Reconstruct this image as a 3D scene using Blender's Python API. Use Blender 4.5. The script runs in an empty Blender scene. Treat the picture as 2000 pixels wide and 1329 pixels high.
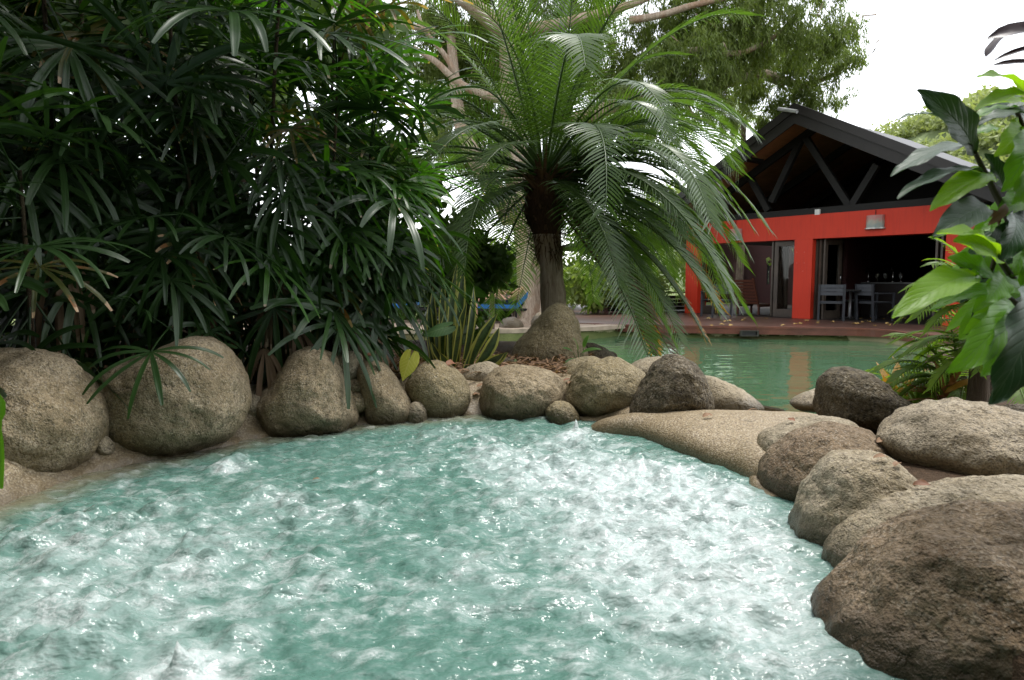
import bpy, bmesh, math, random
import numpy as np
from mathutils import Vector, Matrix, Euler

# ------------------------------------------------------------------ camera, sky, sun, exposure
scene = bpy.context.scene
COL = scene.collection
F = 1333.3
TH = math.atan(120.5 / F)
CAM = Vector((0.0, 0.0, 0.8))

cam_data = bpy.data.cameras.new('camera')
cam = bpy.data.objects.new('camera', cam_data)
COL.objects.link(cam)
cam.location = CAM
cam.rotation_euler = (math.pi / 2 - TH, 0, 0)
cam_data.sensor_width = 36.0
cam_data.lens = 24.0
cam_data.clip_start = 0.05
cam_data.clip_end = 2000
cam_data.dof.use_dof = True
cam_data.dof.focus_distance = 4.2
cam_data.dof.aperture_fstop = 6.3
scene.camera = cam

SUN_EL, SUN_AZ = math.radians(72), math.radians(60)      # azimuth clockwise from +Y
world = bpy.data.worlds.new('World')
scene.world = world
world.use_nodes = True
wn, wl = world.node_tree.nodes, world.node_tree.links
wn.clear()
sky = wn.new('ShaderNodeTexSky')
sky.sky_type = 'NISHITA'
sky.sun_disc = False
sky.sun_elevation = SUN_EL
sky.sun_rotation = SUN_AZ
sky.air_density = 1.0
sky.dust_density = 0.6
sky.ozone_density = 1.0
hsv = wn.new('ShaderNodeHueSaturation')
hsv.inputs['Saturation'].default_value = 0.16              # an even white overcast
bg = wn.new('ShaderNodeBackground')
bg.inputs['Strength'].default_value = 0.15
wo = wn.new('ShaderNodeOutputWorld')
wl.new(sky.outputs[0], hsv.inputs['Color'])
wl.new(hsv.outputs[0], bg.inputs['Color'])
wl.new(bg.outputs[0], wo.inputs['Surface'])

sun_data = bpy.data.lights.new('sun', 'SUN')
sun_data.energy = 0.9
sun_data.angle = math.radians(14)
sun_data.color = (1.0, 0.965, 0.91)
sun = bpy.data.objects.new('sun', sun_data)
COL.objects.link(sun)
sd = Vector((math.sin(SUN_AZ) * math.cos(SUN_EL), math.cos(SUN_AZ) * math.cos(SUN_EL), math.sin(SUN_EL)))
sun.rotation_euler = sd.to_track_quat('Z', 'Y').to_euler()
sun.location = (0, 0, 30)

vs = scene.view_settings
vs.view_transform = 'Standard'
vs.look = 'None'
vs.gamma = 1.0
vs.exposure = 1.75
vs.use_curve_mapping = False
scene.render.engine = 'CYCLES'
cy = scene.cycles
cy.use_denoising = True
cy.max_bounces = 8
cy.diffuse_bounces = 3
cy.glossy_bounces = 4
cy.transmission_bounces = 6
cy.transparent_max_bounces = 8
cy.sample_clamp_indirect = 6.0
cy.caustics_reflective = False
cy.caustics_refractive = False

# ------------------------------------------------------------------ helpers
R = random.Random(7)
rad = math.radians
CT, ST = math.cos(TH), math.sin(TH)

def ray(px, py):
    u, v = (px - 1000) / F, (664.5 - py) / F
    return Vector((u, CT + v * ST, -ST + v * CT))

def at(px, py, Y):
    d = ray(px, py)
    return CAM + d * (Y / d.y)

def onz(px, py, z):
    d = ray(px, py)
    return CAM + d * ((z - CAM.z) / d.z)

def tag(o, label=None, cat=None, group=None, kind=None):
    if label: o['label'] = label
    if cat: o['category'] = cat
    if group: o['group'] = group
    if kind: o['kind'] = kind
    return o

def thing(name, label, cat, loc=(0, 0, 0), group=None):
    o = bpy.data.objects.new(name, None)
    o.empty_display_size = 0.1
    COL.objects.link(o)
    o.location = loc
    return tag(o, label, cat, group)

def new_mesh(name, verts, faces, mat, smooth=True, attr=None):
    me = bpy.data.meshes.new(name)
    V = np.asarray(verts, dtype=np.float32).reshape(-1, 3)
    if isinstance(faces, np.ndarray):
        n, k = faces.shape
        me.vertices.add(len(V)); me.vertices.foreach_set('co', V.ravel())
        me.loops.add(n * k); me.loops.foreach_set('vertex_index', faces.astype(np.int32).ravel())
        me.polygons.add(n); me.polygons.foreach_set('loop_start', np.arange(0, n * k, k, dtype=np.int32))
        me.polygons.foreach_set('loop_total', np.full(n, k, dtype=np.int32))
    else:
        me.from_pydata(V.tolist(), [], faces)
    if smooth:
        me.polygons.foreach_set('use_smooth', np.ones(len(me.polygons), dtype=bool))
    if attr is not None:
        A = np.asarray(attr, dtype=np.float32).reshape(-1, 4)
        ca = me.color_attributes.new('Col', 'FLOAT_COLOR', 'POINT')
        ca.data.foreach_set('color', A.ravel())
    me.update()
    me.validate()
    if mat: me.materials.append(mat)
    return me

def link(name, me, parent=None, loc=(0, 0, 0), rot=(0, 0, 0), scale=None):
    o = bpy.data.objects.new(name, me)
    COL.objects.link(o)
    o.location = loc
    o.rotation_euler = rot
    if scale is not None:
        o.scale = (scale, scale, scale) if isinstance(scale, (int, float)) else scale
    if parent: o.parent = parent
    return o

def mk(name, verts, faces, mat, parent=None, origin=None, smooth=True, attr=None):
    """verts in world space; the object's origin goes to `origin` (or the parent's own origin)"""
    V = np.asarray(verts, dtype=np.float32).reshape(-1, 3)
    if parent is not None:
        org = np.array(parent.location if parent.parent is None else parent.parent.location, dtype=np.float32)
        me = new_mesh(name, V - org, faces, mat, smooth, attr)
        return link(name, me, parent)
    org = np.array(origin if origin is not None else (0, 0, 0), dtype=np.float32)
    me = new_mesh(name, V - org, faces, mat, smooth, attr)
    return link(name, me, None, tuple(float(a) for a in org))

class MB:
    """collects shapes, builds ONE mesh"""
    def __init__(self):
        self.v, self.f, self.a = [], [], []
    def add(self, verts, faces, attr=None):
        b = len(self.v)
        self.v += [tuple(p) for p in verts]
        self.f += [tuple(i + b for i in f) for f in faces]
        self.a += [tuple(x) for x in attr] if attr is not None else [(0, 0.5, 0, 1)] * len(verts)
        return self
    def box(self, o, ax, ay, az):
        o, ax, ay, az = Vector(o), Vector(ax), Vector(ay), Vector(az)
        v = [o, o + ax, o + ax + ay, o + ay, o + az, o + ax + az, o + ax + ay + az, o + ay + az]
        f = [(0, 3, 2, 1), (4, 5, 6, 7), (0, 1, 5, 4), (1, 2, 6, 5), (2, 3, 7, 6), (3, 0, 4, 7)]
        if ax.cross(ay).dot(az) < 0: f = [tuple(reversed(q)) for q in f]
        return self.add(v, f)
    def tube(self, pts, radii, n=8, cap=True):
        pts = [Vector(p) for p in pts]
        if isinstance(radii, (int, float)): radii = [radii] * len(pts)
        v, f = [], []
        ref = Vector((0.3, 0.2, 1)).normalized()
        for i, p in enumerate(pts):
            t = (pts[min(i + 1, len(pts) - 1)] - pts[max(i - 1, 0)]).normalized()
            if abs(t.dot(ref)) > 0.97: ref = Vector((1, 0.1, 0)).normalized()
            s = t.cross(ref).normalized(); u = s.cross(t).normalized()
            ref = u
            for k in range(n):
                a = 2 * math.pi * k / n
                v.append(p + (s * math.cos(a) + u * math.sin(a)) * radii[i])
        for i in range(len(pts) - 1):
            for k in range(n):
                k2 = (k + 1) % n
                f.append((i * n + k, i * n + k2, (i + 1) * n + k2, (i + 1) * n + k))
        if cap:
            f.append(tuple(range(n))); f.append(tuple(reversed(range((len(pts) - 1) * n, len(pts) * n))))
        return self.add(v, f)
    def strip(self, path, widths, ups, cols=2, fold=0.0, rnd=0.5, pleat=0.0, t0=0.0, t1=1.0):
        """leaf blade along a path; attr = (t along, random, across -1..1, 1)"""
        n = len(path); v, a, f = [], [], []
        for i in range(n):
            tg = (path[min(i + 1, n - 1)] - path[max(i - 1, 0)])
            tg = tg.normalized() if tg.length > 1e-9 else Vector((0, 0, 1))
            up = ups[i] if isinstance(ups, list) else ups
            s = tg.cross(up)
            s = s.normalized() if s.length > 1e-6 else tg.orthogonal().normalized()
            nn = s.cross(tg).normalized()
            for c in range(cols + 1):
                b = 2 * c / cols - 1
                off = fold * abs(b) * widths[i]
                if pleat: off += (pleat if c % 2 else -pleat) * widths[i]
                v.append(path[i] + s * (b * widths[i]) + nn * off)
                a.append((t0 + (t1 - t0) * i / (n - 1), rnd, b * 0.5 + 0.5, 1))
        w = cols + 1
        for i in range(n - 1):
            for c in range(cols):
                f.append((i * w + c, i * w + c + 1, (i + 1) * w + c + 1, (i + 1) * w + c))
        return self.add(v, f, a)
    def mesh(self, name, mat, smooth=True):
        return new_mesh(name, self.v, self.f, mat, smooth, self.a)
    def build(self, name, mat, parent=None, origin=None, smooth=True):
        return mk(name, self.v, self.f, mat, parent, origin, smooth, self.a)

# ---- vectorised gradient noise
def _hash(ix, iy, iz, seed):
    h = (ix.astype(np.int64) * 374761393 + iy.astype(np.int64) * 668265263 + iz.astype(np.int64) * 2147483647 + seed * 974634777) & 0xFFFFFFFF
    h = ((h ^ (h >> 13)) * 1274126177) & 0xFFFFFFFF
    h = (h ^ (h >> 16)) & 0xFFFFFFFF
    h = (h * 2246822519) & 0xFFFFFFFF
    return h ^ (h >> 15)

_G = np.array([[1, 1, 0], [-1, 1, 0], [1, -1, 0], [-1, -1, 0], [1, 0, 1], [-1, 0, 1], [1, 0, -1], [-1, 0, -1], [0, 1, 1], [0, -1, 1], [0, 1, -1], [0, -1, -1]], dtype=np.float64)

def pnoise(x, y, z=None, seed=0):
    if z is None: z = np.full_like(x, 0.37)
    fx, fy, fz = np.floor(x), np.floor(y), np.floor(z)
    dx, dy, dz = x - fx, y - fy, z - fz
    u, v, w = [t * t * t * (t * (t * 6 - 15) + 10) for t in (dx, dy, dz)]
    out = 0
    for i in (0, 1):
        wx = u if i else 1 - u
        for j in (0, 1):
            wy = v if j else 1 - v
            for k in (0, 1):
                wz = w if k else 1 - w
                g = _G[(_hash(fx + i, fy + j, fz + k, seed) % 12)]
                out = out + wx * wy * wz * (g[..., 0] * (dx - i) + g[..., 1] * (dy - j) + g[..., 2] * (dz - k))
    return out

def fbm(x, y, s, octs=4, seed=0, gain=0.5, z=None):
    o, a = 0, 1.0
    for k in range(octs):
        o = o + a * pnoise(x * s, y * s, None if z is None else z * s, seed + k * 17)
        s *= 2.03; a *= gain
    return o

def sstep(a, b, x):
    t = np.clip((x - a) / (b - a), 0, 1)
    return t * t * (3 - 2 * t)

def poly_sd(P, x, y):
    """signed distance to a closed polygon, negative inside"""
    P = np.asarray(P, float); n = len(P)
    d = np.full(x.shape, 1e9); inside = np.zeros(x.shape, bool)
    for i in range(n):
        a, b = P[i], P[(i + 1) % n]
        e = b - a
        t = np.clip(((x - a[0]) * e[0] + (y - a[1]) * e[1]) / max(e @ e, 1e-12), 0, 1)
        d = np.minimum(d, np.hypot(x - a[0] - t * e[0], y - a[1] - t * e[1]))
        if a[1] != b[1]:
            c = ((a[1] > y) != (b[1] > y)) & (x < (b[0] - a[0]) * (y - a[1]) / (b[1] - a[1]) + a[0])
            inside ^= c
    return np.where(inside, -d, d)

def catmull(P, k=8, closed=False):
    P = [np.asarray(p, float) for p in P]; n = len(P); out = []
    rng = range(n if closed else n - 1)
    for i in rng:
        if closed: p0, p1, p2, p3 = P[i - 1], P[i], P[(i + 1) % n], P[(i + 2) % n]
        else: p0, p1, p2, p3 = P[max(i - 1, 0)], P[i], P[i + 1], P[min(i + 2, n - 1)]
        for j in range(k):
            t = j / k
            out.append(0.5 * (2 * p1 + (p2 - p0) * t + (2 * p0 - 5 * p1 + 4 * p2 - p3) * t * t + (3 * p1 - p0 - 3 * p2 + p3) * t ** 3))
    if not closed: out.append(P[-1])
    return out

# ------------------------------------------------------------------ materials
class NT:
    def __init__(self, name):
        self.m = bpy.data.materials.new(name); self.m.use_nodes = True
        self.t = self.m.node_tree; self.t.nodes.clear()
        self.out = self.n('ShaderNodeOutputMaterial')
    def n(self, typ, **kw):
        nd = self.t.nodes.new(typ)
        for k, v in kw.items():
            if k.startswith('i_'):
                nd.inputs[k[2:].replace('_', ' ')].default_value = v
            else: setattr(nd, k, v)
        return nd
    def l(self, a, b): self.t.links.new(a, b)
    def coord(self, kind='Object', scale=None):
        o = self.n('ShaderNodeTexCoord').outputs[kind]
        if scale is not None:
            mp = self.n('ShaderNodeMapping'); mp.inputs['Scale'].default_value = scale
            self.l(o, mp.inputs['Vector']); o = mp.outputs[0]
        return o
    def noise(self, vec, scale, detail=4, rough=0.55, dist=0.0):
        nd = self.n('ShaderNodeTexNoise'); nd.inputs['Scale'].default_value = scale
        nd.inputs['Detail'].default_value = detail; nd.inputs['Roughness'].default_value = rough
        nd.inputs['Distortion'].default_value = dist
        if vec is not None: self.l(vec, nd.inputs['Vector'])
        return nd.outputs['Fac']
    def ramp(self, fac, stops, interp='LINEAR'):
        nd = self.n('ShaderNodeValToRGB'); nd.color_ramp.interpolation = interp
        e = nd.color_ramp.elements
        while len(e) > len(stops): e.remove(e[-1])
        while len(e) < len(stops): e.new(0.5)
        for q, (p, c) in zip(e, stops):
            q.position = p; q.color = (c if isinstance(c, (tuple, list)) else (c, c, c)) + ((1,) if not isinstance(c, (tuple, list)) or len(c) == 3 else ())
        self.l(fac, nd.inputs[0]); return nd.outputs[0]
    def mix(self, fac, a, b, mode='MIX'):
        nd = self.n('ShaderNodeMix', data_type='RGBA', blend_type=mode)
        for s, i in ((fac, 0), (a, 6), (b, 7)):
            if hasattr(s, 'is_linked'): self.l(s, nd.inputs[i])
            elif isinstance(s, (int, float)): nd.inputs[i].default_value = s if i == 0 else (s, s, s, 1)
            else: nd.inputs[i].default_value = tuple(s) + (1,)
        return nd.outputs[2]
    def math(self, op, a, b=None, c=None, clamp=False):
        nd = self.n('ShaderNodeMath', operation=op, use_clamp=clamp)
        for i, s in enumerate((a, b, c)):
            if s is None: continue
            if hasattr(s, 'is_linked'): self.l(s, nd.inputs[i])
            else: nd.inputs[i].default_value = s
        return nd.outputs[0]
    def bump(self, h, strength=0.5, dist=0.01, normal=None):
        nd = self.n('ShaderNodeBump'); nd.inputs['Strength'].default_value = strength; nd.inputs['Distance'].default_value = dist
        self.l(h, nd.inputs['Height'])
        if normal is not None: self.l(normal, nd.inputs['Normal'])
        return nd.outputs[0]
    def bsdf(self, color, rough=0.6, spec=0.5, normal=None, **kw):
        p = self.n('ShaderNodeBsdfPrincipled')
        for s, k in ((color, 'Base Color'), (rough, 'Roughness'), (spec, 'Specular IOR Level')):
            if hasattr(s, 'is_linked'): self.l(s, p.inputs[k])
            elif isinstance(s, (tuple, list)): p.inputs[k].default_value = tuple(s) + (1,)
            else: p.inputs[k].default_value = s
        for k, s in kw.items():
            k = k.replace('_', ' ')
            if hasattr(s, 'is_linked'): self.l(s, p.inputs[k])
            else: p.inputs[k].default_value = s
        if normal is not None: self.l(normal, p.inputs['Normal'])
        return p.outputs[0]
    def done(self, shader):
        self.l(shader, self.out.inputs['Surface']); return self.m

def mat_leaf(name, c1, c2, tip=None, tip_at=0.93, rough=0.36, trans=0.3, tcol=None, margin=None, veins=None, band=None, rib=None, blotch=None, spec=0.5):
    """c1..c2 leaf colours; tip: dry end; margin: edge colour; veins: (count, slant, colour)"""
    n = NT(name)
    at_ = n.n('ShaderNodeAttribute', attribute_name='Col')
    sep = n.n('ShaderNodeSeparateColor'); n.l(at_.outputs['Color'], sep.inputs[0])
    t, rn, ac = sep.outputs[0], sep.outputs[1], sep.outputs[2]
    oi = n.n('ShaderNodeObjectInfo').outputs['Random']
    vec = n.coord('Object')
    nz = n.noise(vec, 9.0, 3)
    f = n.math('ADD', n.math('MULTIPLY', rn, 0.5), n.math('ADD', n.math('MULTIPLY', oi, 0.35), n.math('MULTIPLY_ADD', nz, 0.6, -0.25)), clamp=True)
    col = n.mix(f, c1, c2)
    acr = n.math('ABSOLUTE', n.math('MULTIPLY_ADD', ac, 2.0, -1.0))
    if rib:
        w = n.math('SINE', n.math('MULTIPLY', ac, rib[0]))
        col = n.mix(n.math('MULTIPLY_ADD', w, 0.5 * rib[1], 0.5 * rib[1]), col, rib[2])
    bumpn = None
    if veins:
        ph = n.math('MULTIPLY', n.math('SUBTRACT', t, n.math('MULTIPLY', acr, veins[1])), veins[0] * 6.2832)
        w = n.math('POWER', n.math('MULTIPLY_ADD', n.math('SINE', ph), 0.5, 0.5), 9.0)
        mid = n.math('SUBTRACT', 1.0, n.math('MULTIPLY', acr, 16.0), clamp=True)
        w = n.math('MAXIMUM', n.math('MULTIPLY', w, 0.5), mid)
        col = n.mix(w, col, veins[2])
        bumpn = n.bump(n.math('SUBTRACT', 1.0, w), 0.35, 0.003)
    if band:
        b = n.noise(n.coord('Object', (1, 1, 1)), 22.0, 3, 0.6, 1.5)
        col = n.mix(n.ramp(b, [(0.48, 0.0), (0.6, 1.0)]), col, band)
    if blotch:
        b = n.noise(vec, blotch[0], 4, 0.6)
        col = n.mix(n.ramp(b, [(blotch[1], 0.0), (blotch[1] + 0.07, 1.0)]), col, blotch[2])
    if margin:
        e = n.math('ADD', acr, n.math('MULTIPLY_ADD', n.noise(vec, 14.0, 2), 0.3, -0.15))
        col = n.mix(n.ramp(e, [(0.58, 0.0), (0.68, 1.0)]), col, margin)
    if tip:
        e = n.math('ADD', n.math('ADD', t, n.math('MULTIPLY_ADD', rn, 0.10, -0.05)), n.math('MULTIPLY_ADD', n.noise(vec, 40.0, 3), 0.12, -0.06))
        col = n.mix(n.ramp(e, [(tip_at, 0.0), (min(tip_at + 0.02, 1), 1.0)]), col, tip)
    p = n.bsdf(col, n.math('MULTIPLY_ADD', nz, 0.25, rough - 0.12), spec, bumpn)
    tr = n.n('ShaderNodeBsdfTranslucent')
    n.l(n.mix(1.0, col, tcol or (1.5, 1.6, 0.7), 'MULTIPLY'), tr.inputs['Color'])
    ms = n.n('ShaderNodeMixShader'); ms.inputs[0].default_value = trans
    n.l(p, ms.inputs[1]); n.l(tr.outputs[0], ms.inputs[2])
    return n.done(ms.outputs[0])

def mat_rock(name, base, light, dark, lichen=0.45, lich_col=(0.05, 0.045, 0.03), moss=None, grain=1.0, stain=None):
    n = NT(name)
    v = n.coord('Object')
    big = n.noise(v, 3.2, 5, 0.6)
    mid = n.noise(v, 17.0, 5, 0.65)
    vo = n.n('ShaderNodeTexVoronoi'); vo.inputs['Scale'].default_value = 165.0 / grain; n.l(v, vo.inputs['Vector'])
    sepc = n.n('ShaderNodeSeparateColor'); n.l(vo.outputs['Color'], sepc.inputs[0])
    fine = n.noise(v, 95.0 / grain, 4, 0.75)
    col = n.mix(n.ramp(big, [(0.40, 0.0), (0.60, 1.0)]), base, light)
    if stain: col = n.mix(n.ramp(n.noise(v, 5.0, 3, 0.5), [(0.5, 0.0), (0.66, 0.75)]), col, stain)
    col = n.mix(n.ramp(sepc.outputs[0], [(0.0, 0.5), (0.2, 0.2), (0.5, 0.0)]), col, dark)
    col = n.mix(n.ramp(sepc.outputs[1], [(0.6, 0.0), (0.95, 0.26)]), col, (0.62, 0.56, 0.46))
    col = n.mix(n.ramp(fine, [(0.36, 0.75), (0.52, 0.0)]), col, dark)
    col = n.mix(n.ramp(n.noise(v, 7.5, 4, 0.6, 0.6), [(0.42, 0.0), (0.62, 0.55)]), col, tuple(c * 0.62 for c in base))
    lm = n.math('MULTIPLY_ADD', big, 0.55, n.math('MULTIPLY', mid, 0.45))
    col = n.mix(n.math('MULTIPLY', n.ramp(lm, [(lichen, 0.0), (lichen + 0.10, 0.85)]), n.ramp(fine, [(0.35, 1.0), (0.62, 0.35)])), col, lich_col)
    if moss:
        z = n.n('ShaderNodeSeparateXYZ'); n.l(v, z.inputs[0])
        mk_ = n.math('ADD', n.math('MULTIPLY', z.outputs[2], -3.0), n.math('MULTIPLY_ADD', mid, 1.6, -0.45))
        col = n.mix(n.ramp(mk_, [(0.1, 0.0), (0.55, 0.6)]), col, moss)
    h = n.math('ADD', n.math('MULTIPLY', fine, 0.8), n.math('MULTIPLY', vo.outputs['Distance'], 0.5))
    pit = n.ramp(n.noise(v, 34.0, 3, 0.6), [(0.30, 0.0), (0.45, 1.0)])
    col = n.mix(n.math('MULTIPLY', n.math('SUBTRACT', 1.0, pit), 0.25), col, dark)
    b0 = n.bump(big, 0.5, 0.09)
    b1 = n.bump(n.math('ADD', mid, n.math('MULTIPLY', pit, 0.35)), 0.65, 0.026, b0)
    b2 = n.bump(h, 0.8, 0.006, b1)
    geo = n.n('ShaderNodeNewGeometry'); gz = n.n('ShaderNodeSeparateXYZ'); n.l(geo.outputs['Position'], gz.inputs[0])
    wet = n.ramp(n.math('ADD', gz.outputs[2], n.math('MULTIPLY', mid, 0.10)), [(0.085, 1.0), (0.15, 0.0)])      # splash line just above the water
    col = n.mix(wet, col, tuple(c * 0.36 for c in base))
    return n.done(n.bsdf(col, n.math('MULTIPLY_ADD', wet, -0.5, 0.8), 0.3, b2))

def mat_plain(name, color, rough=0.6, var=0.15, scale=6.0, bump=0.0, bscale=60.0, spec=0.4, metal=0.0, stretch=None):
    n = NT(name)
    v = n.coord('Object', stretch) if stretch else n.coord('Object')
    nz = n.noise(v, scale, 5, 0.6)
    c1 = tuple(c * (1 - var) for c in color); c2 = tuple(min(1, c * (1 + var)) for c in color)
    col = n.mix(n.ramp(nz, [(0.3, 0.0), (0.7, 1.0)]), c1, c2)
    nb = n.bump(n.noise(v, bscale, 4), bump, 0.01) if bump else None
    return n.done(n.bsdf(col, rough, spec, nb, Metallic=metal))
# ------------------------------------------------------------------ materials of the setting
M = {}
def mat_pebble():
    n = NT('pebble_concrete'); v = n.coord('Object')
    vo = n.n('ShaderNodeTexVoronoi'); vo.inputs['Scale'].default_value = 125.0; n.l(v, vo.inputs['Vector'])
    s = n.n('ShaderNodeSeparateColor'); n.l(vo.outputs['Color'], s.inputs[0])
    big = n.noise(v, 2.5, 4)
    col = n.mix(big, (0.28, 0.21, 0.12), (0.35, 0.28, 0.175))
    col = n.mix(n.ramp(s.outputs[0], [(0.0, 0.7), (0.35, 0.0)]), col, (0.17, 0.115, 0.06))
    col = n.mix(n.ramp(s.outputs[1], [(0.6, 0.0), (0.9, 0.4)]), col, (0.60, 0.52, 0.40))
    col = n.mix(n.ramp(vo.outputs['Distance'], [(0.42, 0.0), (0.75, 0.75)]), col, (0.10, 0.07, 0.04))
    col = n.mix(n.ramp(n.noise(v, 6.0, 5, 0.7), [(0.56, 0.0), (0.72, 0.5)]), col, (0.14, 0.11, 0.06))
    b = n.bump(n.math('SUBTRACT', 1.0, vo.outputs['Distance']), 0.5, 0.004)
    geo = n.n('ShaderNodeNewGeometry'); gz = n.n('ShaderNodeSeparateXYZ'); n.l(geo.outputs['Position'], gz.inputs[0])
    wet = n.ramp(n.math('ADD', gz.outputs[2], n.math('MULTIPLY', n.noise(v, 9.0, 4), 0.08)), [(0.03, 0.8), (0.14, 0.0)])
    col = n.mix(wet, col, (0.12, 0.09, 0.05))
    return n.done(n.bsdf(col, n.math('MULTIPLY_ADD', wet, -0.35, 0.55), 0.35, b))
M['pebble'] = mat_pebble()

def mat_soil():
    n = NT('soil'); v = n.coord('Object')
    a = n.noise(v, 14.0, 6, 0.7); b = n.noise(v, 60.0, 4, 0.7)
    col = n.mix(a, (0.035, 0.022, 0.013), (0.11, 0.07, 0.042))
    col = n.mix(n.ramp(b, [(0.55, 0.0), (0.7, 0.6)]), col, (0.2, 0.12, 0.07))
    sx = n.n('ShaderNodeSeparateXYZ'); n.l(v, sx.inputs[0])
    far = n.ramp(n.math('MULTIPLY_ADD', sx.outputs[1], 0.04, n.math('MULTIPLY', n.noise(v, 0.35, 3), 0.3)), [(0.62, 0.0), (0.74, 1.0)])
    grass = n.mix(n.noise(v, 2.0, 5), (0.09, 0.13, 0.035), (0.17, 0.2, 0.07))
    col = n.mix(far, col, grass)
    return n.done(n.bsdf(col, 0.9, 0.2, n.bump(n.math('ADD', a, b), 0.8, 0.03)))
M['soil'] = mat_soil()

def mat_timber(name, c1, c2, along=(1, 12, 12), rough=0.45, scale=4.0):
    n = NT(name); v = n.coord('Object', along)
    a = n.noise(v, scale, 6, 0.65, 0.6)
    col = n.mix(n.ramp(a, [(0.3, 0.0), (0.7, 1.0)]), c1, c2)
    col = n.mix(n.ramp(n.noise(n.coord('Object'), 1.7, 4), [(0.45, 0.0), (0.7, 0.45)]), col, tuple(x * 1.7 for x in c2))
    return n.done(n.bsdf(col, rough, 0.4, n.bump(a, 0.25, 0.01)))
M['deck'] = mat_timber('deck_timber', (0.055, 0.026, 0.018), (0.11, 0.058, 0.042))
M['deck_edge'] = mat_timber('deck_fascia_timber', (0.075, 0.026, 0.016), (0.15, 0.055, 0.034))
M['coping'] = mat_plain('coping_stone', (0.34, 0.27, 0.2), 0.8, 0.25, 5.0, 0.4, 70.0)
M['pool_wall'] = mat_plain('pool_wall_render', (0.42, 0.38, 0.22), 0.8, 0.25, 3.0, 0.3, 40.0)

def mat_pool():
    n = NT('pool_water'); v = n.coord('Object')
    b1 = n.noise(n.coord('Object', (1.0, 2.2, 1.0)), 3.4, 4, 0.6, 0.4)
    b2 = n.noise(n.coord('Object', (1.0, 1.5, 1.0)), 12.0, 3, 0.6, 0.5)
    col = n.mix(n.noise(v, 0.5, 3), (0.050, 0.108, 0.052), (0.066, 0.130, 0.068))
    nb = n.bump(b2, 0.12, 0.006)
    return n.done(n.bsdf(col, 0.045, 0.5, nb, IOR=1.33))
M['pool'] = mat_pool()

def mat_spa():
    n = NT('spa_water')
    a = n.n('ShaderNodeAttribute', attribute_name='Col')
    s = n.n('ShaderNodeSeparateColor'); n.l(a.outputs['Color'], s.inputs[0])
    foam, air, shallow = s.outputs[0], s.outputs[1], s.outputs[2]
    v = n.coord('Object')
    vs_ = n.coord('Object', (0.62, 1.1, 1.0))
    f1 = n.noise(vs_, 80.0, 5, 0.8, 0.6)
    f2 = n.noise(v, 210.0, 3, 0.7)
    f3 = n.noise(vs_, 30.0, 6, 0.76, 0.4)
    def ridge(sc, dist, pw, gain):
        r = n.noise(vs_, sc, 5, 0.6, dist)
        r = n.math('SUBTRACT', 1.0, n.math('ABSOLUTE', n.math('MULTIPLY_ADD', r, gain, -gain / 2)), clamp=True)
        return n.math('POWER', r, pw)
    r1, r2 = ridge(13.0, 0.6, 3.0, 7.0), ridge(36.0, 0.6, 2.4, 6.0)
    fil = n.math('MAXIMUM', r1, n.math('MULTIPLY', r2, 0.9))
    vo = n.n('ShaderNodeTexVoronoi'); vo.inputs['Scale'].default_value = 95.0; n.l(vs_, vo.inputs['Vector'])
    bub = n.math('MULTIPLY', n.ramp(vo.outputs['Distance'], [(0.22, 1.0), (0.42, 0.0)]), n.ramp(f1, [(0.45, 0.0), (0.6, 1.0)]))
    speck = n.ramp(n.math('MULTIPLY_ADD', f2, 0.4, n.math('MULTIPLY', f1, 0.65)), [(0.53, 0.0), (0.62, 1.0)])
    gate = n.ramp(n.math('ADD', foam, n.math('MULTIPLY_ADD', f3, 1.5, -0.75)), [(0.0, 0.0), (0.8, 1.0)])
    fine = n.math('MAXIMUM', n.math('MULTIPLY', fil, 0.7), n.math('MAXIMUM', n.math('MULTIPLY', speck, 0.85), n.math('MULTIPLY', bub, 0.7)))
    fm = n.math('MULTIPLY', gate, n.math('MULTIPLY_ADD', fine, 0.9, 0.06), clamp=True)
    am = n.math('ADD', air, n.math('MULTIPLY_ADD', f3, 0.45, -0.22), clamp=True)
    deep = n.mix(n.noise(v, 2.2, 3), (0.07, 0.158, 0.124), (0.10, 0.20, 0.164))
    col = n.mix(am, deep, (0.30, 0.385, 0.362))
    col = n.mix(shallow, col, (0.17, 0.145, 0.085))
    col = n.mix(fm, col, (0.60, 0.63, 0.62))
    ro = n.math('MULTIPLY_ADD', fm, 0.15, 0.03)
    h = n.math('ADD', n.noise(vs_, 33.0, 2.5, 0.55, 0.2), n.math('MULTIPLY', n.noise(vs_, 90.0, 1.5, 0.5), 0.25))
    return n.done(n.bsdf(col, ro, 0.5, n.bump(h, 1.0, 0.0105), IOR=1.36))
M['spa'] = mat_spa()

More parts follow.
